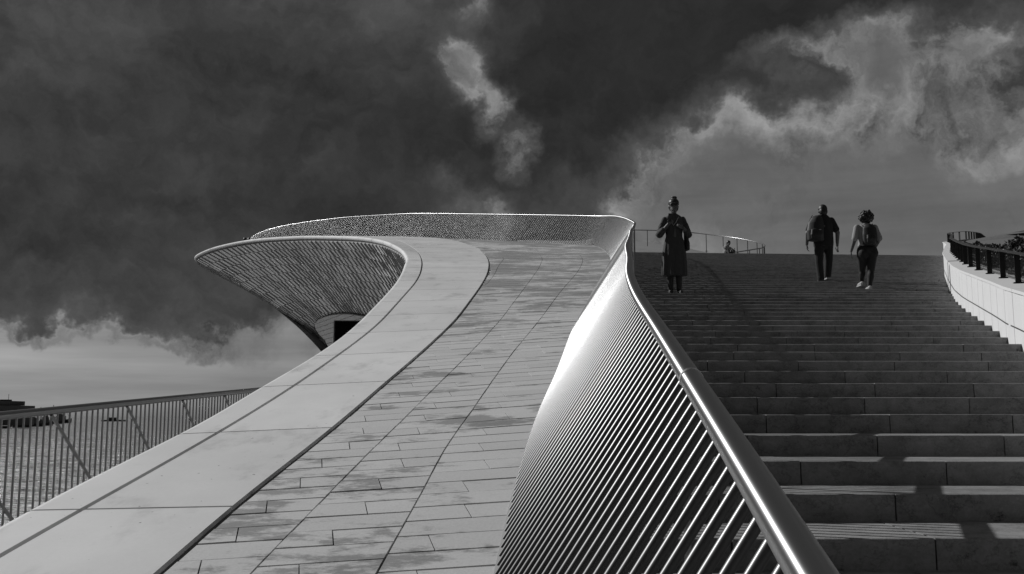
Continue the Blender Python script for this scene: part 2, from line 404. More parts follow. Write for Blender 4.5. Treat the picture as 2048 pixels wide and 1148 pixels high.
def _herm(vals, s):
    i = max(0, min(len(RS) - 2, next((k for k in range(len(RS) - 1) if s <= RS[k + 1]), len(RS) - 2)))
    h = RS[i + 1] - RS[i]; t = (s - RS[i]) / h
    def tang(k):
        if k == 0: return (vals[1] - vals[0]) / (RS[1] - RS[0])
        if k == len(RS) - 1: return (vals[-1] - vals[-2]) / (RS[-1] - RS[-2])
        d0 = (vals[k] - vals[k - 1]) / (RS[k] - RS[k - 1]); d1 = (vals[k + 1] - vals[k]) / (RS[k + 1] - RS[k])
        w0, w1 = RS[k + 1] - RS[k], RS[k] - RS[k - 1]
        return (d0 * w0 + d1 * w1) * (1.0 / (w0 + w1))
    t2, t3 = t * t, t * t * t
    return vals[i] * (2 * t3 - 3 * t2 + 1) + tang(i) * (h * (t3 - 2 * t2 + t)) + vals[i + 1] * (-2 * t3 + 3 * t2) + tang(i + 1) * (h * (t3 - t2))
RV = {n: [Vector(r[1 + k]) for r in RAMP] for k, n in enumerate('ABCD')}
RF = {n: [r[5 + k] for r in RAMP] for k, n in enumerate(('e0', 'e1', 'e2'))}
DS = .2
DENSE = {}
for _n_ in 'ABCD':
    raw = [_herm(RV[_n_], min(61.0, -2 + DS * i)) for i in range(int(63 / DS) + 1)]
    for _ in range(14):                     # fair the curve: a crane-set edge has no kinks
        raw = [raw[0]] + [raw[i] * .5 + (raw[i - 1] + raw[i + 1]) * .25 for i in range(1, len(raw) - 1)] + [raw[-1]]
    DENSE[_n_] = raw
def rail(n, s):
    t = min(max((s + 2) / DS, 0), len(DENSE[n]) - 1.0001); i = int(t); f = t - i
    L_ = DENSE[n]; p0, p1, p2, p3 = L_[max(i - 1, 0)], L_[i], L_[i + 1], L_[min(i + 2, len(L_) - 1)]
    return (p1 * 2 + (p2 - p0) * f + (p0 * 2 - p1 * 5 + p2 * 4 - p3) * f * f + (p1 * 3 - p0 - p2 * 3 + p3) * f ** 3) * .5
def frac(n, s): return _herm(RF[n], s)
LEAN = Vector((.69, 0, 1.05))               # every bar of the balustrade leans the same way
def slope_up(s):
    a = rail('A', s); d = rail('D', s); e = rail('D', min(s + .3, 60.9)) - rail('D', max(s - .3, -2))
    n = (d - a).cross(e); n.normalize()
    return n if n.z > 0 else -n
def Dx(Y):
    """railing foot x at a given distance (straight part)"""
    return rail('D', max(-2, min(28.4, Y))).x
def seg(a, b, step):
    n = max(1, int(math.ceil((b - a) / step))); return [a + (b - a) * i / n for i in range(n + 1)]

# ------------------------------------------------------------------ setting: water, quay
w = MB(); w.face([(-9000, -60, 0), (9000, -60, 0), (9000, 14000, 0), (-9000, 14000, 0)])
w.build('river_water', M['water'], kind='structure')
def quay_z(Y): return 2.56 + .054 * min(Y, 40)
q = MB()
edge = [(-4.4, -6), (-4.05, 2), (-3.85, 8), (-3.66, 12.4), (-3.6, 15), (-4.0, 20), (-6, 28), (-8.5, 36), (-11, 44), (-14, 54), (-17, 66), (-17, 90)]
q.grid([[Vector((x, y, -1.0)), Vector((x, y, quay_z(y))), Vector((max(x + 3, 0), y, quay_z(y))), Vector((30, y, quay_z(y)))] for x, y in edge], False)
q.build('quay', M['quay'], kind='structure')

# ------------------------------------------------------------------ setting: the sloping roof walk
base = MB(); rows = []
for s in seg(-2, 61, .5):
    n = slope_up(s); a, d = rail('A', s), rail('D', s)
    dd = d + Vector((.03, 0, 0))
    rows.append([rail('A', s) - n * .03, rail('B', s) - n * .03, rail('C', s) - n * .03, rail('D', s) + (d - rail('C', s)).normalized() * .10 - n * .03])
base.grid(rows, True)
walk = base.build('roof_walk', M['bed'], kind='structure')

def slab(mb, quad_rows, th, inset_n):
    """closed slab from a grid of top points (rows), thickness th along the normals inset_n (one per row)"""
    top = quad_rows; bot = [[p - n * th for p in r] for r, n in zip(quad_rows, inset_n)]
    mb.grid(top, False); mb.grid(bot, False)
    mb.grid([[r[0] for r in top], [r[0] for r in bot]], False); mb.grid([[r[-1] for r in top], [r[-1] for r in bot]], False)
    mb.grid([top[0], bot[0]], False); mb.grid([top[-1], bot[-1]], False)

J = [-2.0, -.4, 1.5, 3.4, 5.3, 7.25, 9.15, 11.0, 12.9, 14.8, 16.7, 18.6, 20.5, 22.4, 24.4, 26.4, 28.4, 30.3, 32.2, 33.8, 35.3, 36.8, 38.5, 40.3, 42.3, 44.3, 46.3, 48, 49.6, 51, 52.2, 53.4, 55.2, 57.5, 61]
building = empty('museum_building', (-4, 40, quay_z(40)), label='low curved building with tiled overhang and pale rounded roof edge', cat='building')
binv = Matrix.Translation(-building.location)
NOSE = [(0.0, 0.0), (.03, -.006), (.055, -.024), (.072, -.05), (.078, -.082), (.070, -.115), (.05, -.14), (.015, -.155), (-.03, -.16)]
def nose_pts(s, lift=.012):
    a, b = rail('A', s), rail('B', s); n = slope_up(s)
    out = (a - b); out.normalize()
    a = a - out * .06 + n * lift
    return [a + out * x + n * z for x, z in NOSE], out, n
for k in range(len(J) - 1):
    s0, s1 = J[k] + .011, J[k + 1] - .011
    ss = seg(s0, s1, .35)
    # wide pale panel of the walk
    rows, ns = [], []
    for s in ss:
        b, c = rail('B', s), rail('C', s); n = slope_up(s); t = (c - b).normalized(); wd = (c - b).length
        rows.append([b + (c - b) * f + t * o + n * .012 for f, o in ((0, .016), (.33, 0), (.66, 0), (1, -.018))]); ns.append(n)
    mb = MB(); slab(mb, rows, .045, ns); mb.build('walk_panel', M['panel'], walk)
    # rounded edge stone of the roof
    mb = MB(); secs = []
    for s in ss:
        pts, out, n = nose_pts(s); b = rail('B', s); t = (rail('A', s) - b).normalized()
        secs.append([b + t * .02 - n * .05, b + t * .02 + n * .012] + pts + [pts[-1] - out * .10])
    mb.grid(secs, False, True); mb.face(secs[0]); mb.face(secs[-1][::-1])
    me = mb.mesh('edge_stone', M['panel'])
    for p in me.polygons: p.use_smooth = False
    o = link('edge_stone', me, None, building); o.matrix_parent_inverse = binv

# drain channels lying in the two joints
for nm, wd, off in (('B', .03, 0.0), ('C', .04, 0.0)):
    mb = MB()
    mb.grid([[rail(nm, s) - (rail('D', s) - rail('A', s)).normalized() * (wd / 2 - off) - slope_up(s) * .012, rail(nm, s) + (rail('D', s) - rail('A', s)).normalized() * (wd / 2 + off) - slope_up(s) * .012] for s in seg(-2, 60.5, .4)], True)
    mb.build('drain_channel', M['channel'], walk)

# paving stones: columns between drain and railing, rows across the slope
stones = []                                 # (size on the picture, function)
SKEW = .15
def paving(sa, sb, fa, fb, ja, jb):
    def P(s, f):
        w0 = (rail('D', s) - rail('C', s)).length; s = s + SKEW * f * min(w0, 3.2); c, d = rail('C', s), rail('D', s); return c + (d - c) * f
    zj = random.uniform(-.002, .002)
    c0 = P((sa + sb) / 2, (fa(sa) + fb(sa)) / 2)
    mb = MB(); rows, ns = [], []
    for s in (sa + .007 + random.uniform(-.0015, .0015), sb - .007 + random.uniform(-.0015, .0015)):
        n = slope_up(s); c, d = rail('C', s), rail('D', s); wdt = (d - c).length; g = .005 / max(wdt, .05)
        f0, f1 = fa(s) + g * ja + random.uniform(-.0008, .0008) / max(wdt, .05), fb(s) - g * jb
        if f1 - f0 < .01: return
        rows.append([P(s, f0) + n * (.004 + zj + random.uniform(-.001, .001)), P(s, f1) + n * (.004 + zj + random.uniform(-.001, .001))]); ns.append(n)
    slab(mb, rows, .032, ns)
    stones.append((c0.length, mb))
def colfn(i, s_mid):
    cols = [lambda s: .015 / max((rail('D', s) - rail('C', s)).length, .06)]
    if s_mid > 19.32: cols.append(lambda s: frac('e0', s))
    cols += [lambda s: frac('e1', s), lambda s: frac('e2', s), lambda s: 1.0 + .012 / max((rail('D', s) - rail('C', s)).length, .06)]
    return cols
s = .9; rowi = 0
while s < 39.0:
    h = .225 if s < 30 else .30
    cols = colfn(0, s)
    for c in range(len(cols) - 1):
        # every column has its own rhythm: a whole stone, then two half stones
        off = ((.0, .09, .15) if len(cols) == 4 else (.04, .0, .09, .15))[c]; a, b = s + off, s + off + h
        if b > 39.0: continue
        fa, fb = cols[c], cols[c + 1]
        if (rowi + c) % 2 == 0:
            paving(a, b, fa, fb, 1, 1)
        else:
            q_ = random.uniform(.36, .64)
            mid = (lambda fa, fb, q_, s0: (lambda s: fa(s) * (1 - q_) + fb(s) * q_ - .28 * (s - s0) / max((rail('D', s) - rail('C', s)).length, .5)))(fa, fb, q_, a)
            paving(a, b, fa, mid, 1, .55); paving(a, b, mid, fb, .55, 1)
    s += h; rowi += 1
stones = [x for x in stones]
vis = sorted([x for x in stones if min(v[1] for v in x[1].v) > 3.6], key=lambda x: x[0])
near = vis[:298]; ids = {id(x) for x in near}
for x in near: x[1].build('paving_stone', M['paver'], walk)
rest = MB()
for x in stones:
    if id(x) in ids: continue
    i = len(rest.v); rest.v += x[1].v; rest.f += [tuple(i + k for k in f) for f in x[1].f]; rest.sm += x[1].sm
rest.build('distant_paving', M['paver'], walk, kind='stuff')

# ------------------------------------------------------------------ building: overhang with glazed tiles
def interp(x, xs, ys):
    if x <= xs[0]: return ys[0]
    for i in range(len(xs) - 1):
        if x <= xs[i + 1]: return ys[i] + (ys[i + 1] - ys[i]) * (x - xs[i]) / (xs[i + 1] - xs[i])
    return ys[-1]
def inward(s):
    d = rail('D', s) - rail('A', s); d.z = 0
    if s > 52: 
        d = d.normalized(); tgt = Vector((interp(s, [52, 53.4, 55.2, 57.5, 61], [.97, .98, .99, .8, .5]), interp(s, [52, 53.4, 55.2, 57.5, 61], [.25, .15, -.05, -.55, -.86]), 0)); return tgt.normalized()
    return d.normalized()
def overhang(s, drop):
    """point of the facade, 'drop' metres below the lip at station s"""
    _, out, n = nose_pts(s); a = rail('A', s) - Vector((0, 0, .15)) - out * .04
    tanf = interp(s, [0, 18, 26, 32, 38, 42.5, 48, 52, 61], [5, 3.4, 2.2, 1.45, 1.05, .86, .62, .50, .44])
    dmax = interp(s, [0, 18, 26, 32, 42.5, 52, 61], [.6, 1.6, 3.5, 6.5, 11, 19, 20])
    d = dmax * (1 - math.exp(-drop / (dmax * tanf)))
    return a + inward(s) * d - Vector((0, 0, drop))
def drop_max(s): return max(.25, rail('A', s).z - .15 - quay_z(rail('A', s).y) + .02)
mb = MB(); rows = []
for s in seg(-2, 61, .6):
    dm = drop_max(s); rows.append([overhang(s, dm * k / 18) for k in range(19)])
mb.grid(rows, True)
fac = mb.build('facade', M['facade'], building); fac.matrix_parent_inverse = binv
# tiles: overlapping glazed pieces in rows that follow the lip, long in the direction of fall
tiles = []
def tile(s0, s1, d0, d1, lift):
    def P(s, d, h):
        p = overhang(s, d); e = .05
        ts = overhang(s + e, d) - overhang(s - e, d); td = overhang(s, d + e) - overhang(s, max(0, d - e)); n = ts.cross(td); n.normalize()
        if n.dot(inward(s)) > 0: n = -n
        return p + n * h
    a, b = s0 + .022, s1 - .022; c, d = d0 + .008, d1 - .008
    q1, q2 = random.uniform(-.015, .02), random.uniform(-.015, .02)
    T = [P(a, c, .03 + lift), P(b, c, .03), P(b, d, .045 + q1), P(a, d, .045 + lift + q2)]
    B = [P(a, c, -.005), P(b, c, -.005), P(b, d, -.005), P(a, d, -.005)]
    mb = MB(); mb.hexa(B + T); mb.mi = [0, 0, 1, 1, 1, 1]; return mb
def tile_rows():
    s = 24.0
    drops = [0.03]
    while drops[-1] < 9: drops.append(drops[-1] + .31)
    for r in range(len(drops) - 1):
        s = 24.0 + (r % 2) * .21
        while s < 56.0:
            st = .42 if s < 54 else .6
            if drops[r + 1] < drop_max(s): 
                tiles.append(((overhang(s + st / 2, drops[r]) - Vector((0, 0, 4))).length, tile(s, s + st, drops[r], drops[r + 1], random.uniform(.03, .07)), s, drops[r]))
            s += st
tile_rows()
vis = sorted([t for t in tiles if t[2] > 31 and t[2] < 52 and t[3] < 3.2], key=lambda t: t[0])[:298]
ids = {id(t) for t in vis}
for t in vis:
    o = t[1].build('tile', M['tile'], fac)
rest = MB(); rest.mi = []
for t in tiles:
    if id(t) in ids: continue
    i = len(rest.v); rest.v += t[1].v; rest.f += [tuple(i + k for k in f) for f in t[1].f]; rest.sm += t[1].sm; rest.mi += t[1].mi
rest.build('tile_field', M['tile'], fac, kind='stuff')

# ------------------------------------------------------------------ stairs
T_, R_ = .60, .115
Y0_, Z0_ = 3.8, EYE - .45
KTOP = 58
def stair_z(Y): return Z0_ + (Y - Y0_) / T_ * R_
WALL = [(1.2, -2), (2.55, 2), (3.95, 6.4), (4.99, 9.76), (5.12, 10.27), (5.36, 10.95), (5.6, 11.65), (5.82, 12.32), (6.03, 12.94), (6.23, 13.55), (6.45, 14.2), (7.02, 15.73), (8.21, 18.64), (10.19, 23.34), (13.0, 29.6), (15.0, 34.0), (16.87, 38.6)]
def XR(Y): return interp(Y, [p[1] for p in WALL], [p[0] for p in WALL])
def XL(Y):
    if Y < 28: return Dx(Y) + .40
    return interp(Y, [28, 32, 36, 40], [Dx(28) + .4, 3.35, 3.2, 3.2])
stairs = link('stairs', None, kind='structure')
bm_ = MB()
blocks = []
def front_y(k, x):
    y = Y0_ + k * T_
    return y - .068 * (max(k, 0) / KTOP) ** 1.3 * (XR(y) - x)
def step_block(k, xa, xb):
    zt = Z0_ + k * R_ + random.uniform(-.0015, .0015); dy = random.uniform(-.003, .003); rr = random.Random(k * 991 + int(xa * 50))
    nz = .010 if k < 10 else .012
    prof = lambda x: [(front_y(k, x) + dy, zt - R_ - .02), (front_y(k, x) + dy, zt - nz), (front_y(k, x) + dy + nz * .3, zt - nz * .3), (front_y(k, x) + dy + nz, zt), (front_y(k + 1, x) + .05, zt), (front_y(k + 1, x) + .05, zt - R_ - .02)]
    mb = MB(); nx = max(1, int((xb - xa) / 1.6))
    g = .003
    xs = [xa + g + (xb - xa - 2 * g) * i / nx for i in range(nx + 1)]
    rows = [[Vector((x, y, z)) for y, z in prof(x)] for x in xs]
    mb.grid(rows, False, True); mb.face(rows[0]); mb.face(rows[-1][::-1])
    return mb
for k in range(-8, KTOP + 1):
    y = Y0_ + k * T_; xl, xr = XL(y + .3), XR(y + .7) + .12
    L_ = random.uniform(.70, .82) if k < 14 else random.uniform(.75, 1.15)
    x = xl - random.uniform(.15, .9) * L_
    first = True
    while x < xr:
        x2 = x + L_ * (random.uniform(.97, 1.03))
        a, b = max(x, xl), min(x2, xr)
        if b - a > .06:
            c = Vector(((a + b) / 2, y, 0)); px = 1024 + 2000 * c.x / max(y, .1)
            blocks.append((y, px, k, step_block(k, a, b)))
        x = x2
vis = sorted([b for b in blocks if b[2] >= -1 and 1000 < b[1] < 2120], key=lambda b: b[0])[:298]
ids = {id(b) for b in vis}
for b in vis: b[3].build('step_block', M['step'], stairs)
rest = MB()
for b in blocks:
    if id(b) in ids: continue
    i = len(rest.v); rest.v += b[3].v; rest.f += [tuple(i + k for k in f) for f in b[3].f]; rest.sm += b[3].sm
rest.build('upper_steps', M['step'], stairs, kind='stuff')
core = MB()     # solid under the blocks
core.grid([[Vector((XL(y) + .01, y, quay_z(0) - 1)), Vector((XL(y) + .01, y, stair_z(y) - .20)), Vector((XR(y) + .1, y, stair_z(y) - .20)), Vector((XR(y) + .1, y, quay_z(0) - 1))] for y in seg(-1, 38.5, 1.0)], False)
core.build('stair_core', M['flank'], stairs)
fl = MB()       # dark stringer plate between the walk and the steps
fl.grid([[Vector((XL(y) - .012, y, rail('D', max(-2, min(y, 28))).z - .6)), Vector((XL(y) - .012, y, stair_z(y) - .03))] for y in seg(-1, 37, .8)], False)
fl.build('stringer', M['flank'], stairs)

# ------------------------------------------------------------------ setting: terrace above the stairs
def terrace_z(x, y):
    q_ = x / y
    m_ = interp(q_, [.05, .13, .16, .19, .245, .33], [.205, .19, .184, .172, .145, .10])
    return 10.2 + (y - 38.5) * m_ if y > 38.5 else 10.2 + (y - 38.5) * .19
te = MB(); rows = []
front = [rail('D', s) + Vector((.1, .05, -.05)) for s in (53.4, 51, 48, 46.3, 44.3, 42.3, 40.3, 38.5, 37.6)]
xl, ytop = XL(38), front_y(KTOP + 1, 3.2)
front += [Vector((x, front_y(KTOP + 1, x) + .03, Z0_ + KTOP * R_ - .004)) for x in (3.2, 5, 7, 9, 11, 13, 15, 17.0)]
front += [Vector((19.5, 40.5, 10.25)), Vector((23, 44, 10.3)), Vector((30, 50, 10.4))]
back = [Vector((p.x + (p.x + 1) * .75, 76, 0)) if p.x > 0 else Vector((p.x * .72, 62 + 12 * max(0, 1 + p.x / 5), 0)) for p in front]
for p, b in zip(front, back):
    r = [p]
    for k in range(1, 13):
        t = k / 12; v = p.lerp(b, t); zz = min(terrace_z(v.x, v.y), interp(v.x, [-15, -8, 0, 5], [12.2, 12.5, 13.2, 30]))
        w_ = min(1, t * 3); v.z = p.z * (1 - w_) + zz * w_ if p.y > 38.5 or True else zz
        r.append(v)
    rows.append(r)
te.grid(rows, True)
# outer drop of the terrace so that it is a body, not a sheet
te.grid([[r[-1], r[-1] - Vector((0, 0, 6))] for r in rows], False)
te.build('roof_terrace', M['terrace'], kind='structure')

# ------------------------------------------------------------------ leaning balustrade
bal = empty('balustrade', tuple(rail('D', 2)), label='long steel balustrade of leaning bars beside the stone stairs', cat='railing')
inv = Matrix.Translation(-bal.location)
def adopt(o, par, iv): o.parent = par; o.matrix_parent_inverse = iv; return o
BAR_T, BAR_D, BAR_L = .026, .024, LEAN.length
def bar_ring(z): return [Vector((BAR_T / 2 * x, BAR_D / 2 * y, z)) for x, y in ((math.cos(q_ * math.pi / 6), math.sin(q_ * math.pi / 6)) for q_ in range(12))]
mb = MB(); mb.grid([bar_ring(-.02), bar_ring(BAR_L - .01)], True, True)
bar_me = mb.mesh('bar', M['bar_steel'])
def bar_frame(s):
    """flat bar set across the run of the railing"""
    z = LEAN.normalized(); t = rail('D', min(s + .15, 60)) - rail('D', s - .15); x = (t - z * t.dot(z)).normalized(); y = z.cross(x)
    m_ = Matrix((x, y, z)).transposed().to_4x4(); m_.translation = rail('D', s); return m_
# even spacing along the foot
pos = []; s = .55; last = rail('D', s); acc = 0.0; pitch = .113
pos.append(s); ds = .01
while s < 53.9:
    s2 = s + ds; p = rail('D', s2); acc += (p - last).length; last = p; s = s2
    if acc >= pitch: pos.append(s); acc -= pitch
SLAT_N = 298
for s in pos[:SLAT_N]:
    o = bpy.data.objects.new('bar', bar_me); COL.objects.link(o); o.parent = bal; o.matrix_basis = inv @ bar_frame(s)
rest = MB()
for s in pos[SLAT_N:]:
    f_ = bar_frame(s)
    rest.grid([[f_ @ v for v in bar_ring(-.02)], [f_ @ v for v in bar_ring(BAR_L - .01)]], True, True)
adopt(rest.build('distant_bars', M['bar_steel'], kind='stuff'), bal, inv)
mb = MB(); top = [rail('D', s) + LEAN for s in seg(-1.6, 54.2, .22)]
mb.tube(top, .034, 16)
o = adopt(mb.build('handrail', M['rail_steel']), bal, inv)
def tube_uv(me, n):
    '''u runs along the tube: brushed finish spreads the glint lengthwise'''
    uv = me.uv_layers.new(name='UVMap')
    for poly in me.polygons:
        for li in poly.loop_indices:
            vi = me.loops[li].vertex_index; uv.data[li].uv = ((vi // n) * .22, (vi % n) / n if not (vi % n == 0 and any(me.loops[q_].vertex_index % n == n - 1 for q_ in poly.loop_indices)) else 1.0)
tube_uv(o.data, 16)
for s in (2.98, 9.1, 15.2, 21.4):
    mb = MB(); mb.tube([rail('D', q_) + LEAN for q_ in (s - .012, s, s + .012)], .0362, 16)
    adopt(mb.build('weld_collar', M['steel']), bal, inv)
mb = MB(); rows = []
for s in seg(-1.6, 54.2, .4):
    d = rail('D', s); t = (d - rail('C', s)); t = t.normalized() if t.length > .02 else Vector((1, 0, 0)); n = slope_up(s)
    rows.append([d - t * .012 - n * .02, d - t * .012 + n * .006, d + t * .03 + n * .006, d + t * .03 - n * .02])
mb.grid(rows, False)
adopt(mb.build('foot_channel', M['coping']), bal, inv)
for y in [1.3 + 1.9 * i for i in range(15)]:
    p = rail('D', y) + LEAN; z1 = stair_z(y) + .0
    mb = MB(); mb.box((p.x, y, (p.z - .02 + z1 - .15) / 2), (.014, .05, p.z - .02 - z1 + .15))
    adopt(mb.build('post', M['grey_steel']), bal, inv)

# ------------------------------------------------------------------ railing on the quay
qr = empty('quay_railing', (-3.8, 5, quay_z(5)), label='dark steel railing with upright bars at the water edge', cat='railing')
inv = Matrix.Translation(-qr.location)
def qx(y): return -3.91 + .030 * y
def qtop(y): return 4.04 + .0545 * (y - 8) + .0
yq0, yq1 = 4.2, 14.35
mb = MB(); mb.tube([(qx(y), y, qtop(y)) for y in seg(yq0, yq1, .6)], .042, 14, True, True, Vector((0, 0, 1)), .032)
adopt(mb.build('handrail', M['grey_steel']), qr, inv)
mb = MB(); mb.tube([(qx(y), y, quay_z(y) + .08) for y in seg(yq0, yq1, .6)], .018, 8)
adopt(mb.build('bottom_rail', M['grey_steel']), qr, inv)
y = yq0 + .05; 
slope_q = qtop(8) - quay_z(8)
mb = MB(); mb.tube([(0, 0, .06), (0, 0, slope_q - .01)], .0088, 8); qbar = mb.mesh('bar', M['grey_steel'])
while y < yq1 - .02:
    o = bpy.data.objects.new('bar', qbar); COL.objects.link(o); o.parent = qr; o.location = Vector((qx(y), y, quay_z(y))) - qr.location; y += .105
for y in (5.1, 6.55, 8.0, 9.45, 10.9, 12.35, 13.8):
    y2 = min(y + 1.25, yq1)
    mb = MB(); mb.tube([(qx(y) + .014, y, qtop(y) - .03), (qx(y2) + .014, y2, quay_z(y2) + .05)], .014, 8)
    adopt(mb.build('brace', M['grey_steel']), qr, inv)

# ------------------------------------------------------------------ white parapet on the right of the stairs
par = empty('parapet_wall', (5, 9.8, stair_z(9.8)), label='low white parapet wall of upright panels beside the stairs', cat='wall')
inv = Matrix.Translation(-par.location)
LOOP = [(17.25, 39.1, 10.33), (18.07, 39.6, 10.47), (19.0, 40.8, 10.66), (19.76, 42, 10.84), (22.1, 46.0, 11.21), (24.47, 50.0, 11.58), (27, 54.5, 11.95)]
PATH = [Vector((x, y, stair_z(y))) for x, y in WALL if y > 1] + [Vector(q_) for q_ in LOOP]
def path_at(d):
    for i in range(len(PATH) - 1):
        l = (PATH[i + 1] - PATH[i]).length
        if d <= l: return PATH[i].lerp(PATH[i + 1], d / l)
        d -= l
    return PATH[-1].copy()
PLEN = sum((PATH[i + 1] - PATH[i]).length for i in range(len(PATH) - 1))
def path_frame(d):
    p = path_at(d); t = path_at(min(d + .6, PLEN)) - path_at(max(d - .6, 0)); t.normalize()
    r = t.cross(Vector((0, 0, 1))).normalized(); return p, t, r
WH, WT = .50, .34
d = 0.0; k = 0
while d < PLEN - .5:
    l = (.62, .52, .66, .46)[k % 4] if d < 30 else 1.4
    e = min(d + l, PLEN)
    mb = MB(); rows = []
    for q_ in (d + .006, (d + e) / 2, e - .006):
        p, t, r = path_frame(q_)
        rows.append([p - Vector((0, 0, .5)), p + Vector((0, 0, WH)), p + r * WT + Vector((0, 0, WH)), p + r * WT - Vector((0, 0, .5))])
    mb.grid(rows, False, True); mb.face(rows[0]); mb.face(rows[-1][::-1])
    adopt(mb.build('wall_panel', M['plaster']), par, inv)
    d = e; k += 1
d = 0.0
while d < PLEN - .5:
    e = min(d + 1.7, PLEN)
    mb = MB(); rows = []
    for q_ in seg(d + .003, e - .003, .45):
        p, t, r = path_frame(q_); u = Vector((0, 0, 1))
        rows.append([p - r * .02 + u * (WH + .002), p - r * .02 + u * (WH + .035), p + r * (WT + .06) + u * (WH + .035), p + r * (WT + .06) + u * (WH + .002)])
    mb.grid(rows, False, True); mb.face(rows[0]); mb.face(rows[-1][::-1])
    adopt(mb.build('coping', M['plaster']), par, inv); d = e
mb = MB()
mb.grid([[path_frame(q_)[0] - path_frame(q_)[2] * .008 + Vector((0, 0, z)) for z in (.135, .15)] for q_ in seg(0, 40, .6)], False)
adopt(mb.build('shadow_joint', M['channel']), par, inv)
# movement joint: a dark slot in the wall
dj = next(q_ for q_ in seg(0, PLEN, .05) if path_at(q_).y > 18.4)
p, t, r = path_frame(dj); u = Vector((0, 0, 1)); mb = MB()
mb.hexa([p - t * .02 - r * .006 - u * .1, p + t * .02 - r * .006 - u * .1, p + t * .02 + r * .02 - u * .1, p - t * .02 + r * .02 - u * .1, p - t * .02 - r * .006 + u * WH, p + t * .02 - r * .006 + u * WH, p + t * .02 + r * .02 + u * WH, p - t * .02 + r * .02 + u * WH])
adopt(mb.build('movement_joint', M['black']), par, inv)

prl = empty('parapet_railing', (5.2, 9.8, stair_z(9.8) + WH), label='black flat post railing with wire net on the white parapet', cat='railing')
inv = Matrix.Translation(-prl.location)
RH = .86
posts = []
d = .4
while d < PLEN - .3:
    posts.append(d); d += 1.12 if path_at(d).y < 30 else .42
for d in posts:
    p, t, r = path_frame(d); c = p + r * (WT * .55)
    hh = RH - WH - .03
    mb = MB(); rz = math.atan2(t.y, t.x)
    mb.box((c.x, c.y, c.z + WH + .035 + hh / 2), (.020, .058, hh), rz)
    mb.box((c.x, c.y, c.z + WH + .040), (.08, .10, .010), rz)
    adopt(mb.build('post', M['black']), prl, inv)
mb = MB(); rows = []
for d in seg(0, PLEN, .35):
    p, t, r = path_frame(d); c = p + r * (WT * .55) + Vector((0, 0, RH))
    rows.append([c - r * .035, c - r * .035 + Vector((0, 0, .014)), c + r * .035 + Vector((0, 0, .014)), c + r * .035])
mb.grid(rows, False, True); mb.face(rows[0]); mb.face(rows[-1][::-1])
adopt(mb.build('top_rail', M['dark_steel']), prl, inv)
net = MB()
def netp(d, h):
    p, t, r = path_frame(d); return p + r * (WT * .55 + .03) + Vector((0, 0, WH + .05 + h * (RH - WH - .07)))
d = 0.3
while d < 34:
    for sg in (1, -1):
        a, b = netp(d, 0 if sg > 0 else 1), netp(d + .2, 1 if sg > 0 else 0)
        net.tube([a, b], .0016, 3, False, False)
    d += .05
adopt(net.build('wire_net', M['black'], kind='stuff'), prl, inv)

# planting bed behind the parapet, shrubs in it
bed = MB(); rows = []
for d in seg(0, PLEN, 1.0):
    p, t, r = path_frame(d); u = Vector((0, 0, 1))
    rows.append([p + r * (WT - .02) + u * (WH - .05), p + r * 2.2 + u * (WH + .05), p + r * 5 + u * (WH + .05), p + r * 12 + u * (WH - .6)])
bed.grid(rows, True); bed.build('planting_bed', M['soil'], kind='structure')
def shrub_mesh(seed, w, h, n):
    rr = random.Random(seed); mb = MB()
    for _ in range(n):
        a = rr.uniform(0, 2 * math.pi); q_ = rr.random() ** .5; hh = rr.random()
        env = math.sin(math.pi * min(1, .18 + hh * .8)) * (.75 + .25 * math.sin(3 * a + seed))
        c = Vector((math.cos(a) * q_ * w * env, math.sin(a) * q_ * w * env, hh * h * (.8 + .2 * math.sin(2 * a + seed * 2))))
        dr = Vector((rr.gauss(0, 1), rr.gauss(0, 1), rr.gauss(.4, .8))).normalized(); sd_ = dr.cross(Vector((rr.gauss(0, 1), rr.gauss(0, 1), rr.gauss(0, 1)))).normalized()
        L_ = rr.uniform(.05, .10); W_ = L_ * .32
        mb.face([c, c + dr * L_ * .5 + sd_ * W_, c + dr * L_, c + dr * L_ * .5 - sd_ * W_])
    return mb.mesh('foliage', M['leaf'])
def stem_mesh(seed, w, h):
    rr = random.Random(seed); mb = MB()
    for _ in range(9):
        a = rr.uniform(0, 6.28); mb.tube([(0, 0, -.1), (math.cos(a) * w * .25, math.sin(a) * w * .25, h * .4), (math.cos(a) * w * .6, math.sin(a) * w * .6, h * .85)], [.012, .008, .003], 5)
    return mb.mesh('stems', M['twig'])
protos = [(shrub_mesh(3 + i, .55, .42, 1500), stem_mesh(3 + i, .55, .42)) for i in range(4)]
NTH = 'first second third fourth fifth sixth seventh eighth ninth tenth eleventh twelfth thirteenth fourteenth fifteenth sixteenth seventeenth eighteenth'.split()
for i, d in enumerate([4.6, 5.4, 6.2, 7.0, 7.8, 8.6, 9.4, 10.2, 11.0, 11.9, 12.8, 13.8, 14.8, 16.0, 17.4, 19.0, 21.0, 23.5]):
    for j, off in enumerate((.75,) if i % 2 else (.75, 1.5)):
        p, t, r = path_frame(d + j * .4)
        loc = p + r * (off + random.uniform(-.1, .15)) + Vector((0, 0, WH - .04))
        sc = random.uniform(.8, 1.1) * (.85 + .25 * j) * (.75 if d > 14 else 1)
        o = empty('shrub', loc, label='%s leafy shrub from the near end of the bed, %s' % (NTH[i], 'right behind the parapet net' if j == 0 else 'standing in the back row'), cat='shrub', group='shrubs in the bed behind the parapet')
        o.scale = (sc, sc, sc); o.rotation_euler.z = random.uniform(0, 6.28)
        f_, st_ = protos[(i + j) % 4]
        a = bpy.data.objects.new('foliage', f_); COL.objects.link(a); a.parent = o
        a = bpy.data.objects.new('stems', st_); COL.objects.link(a); a.parent = o

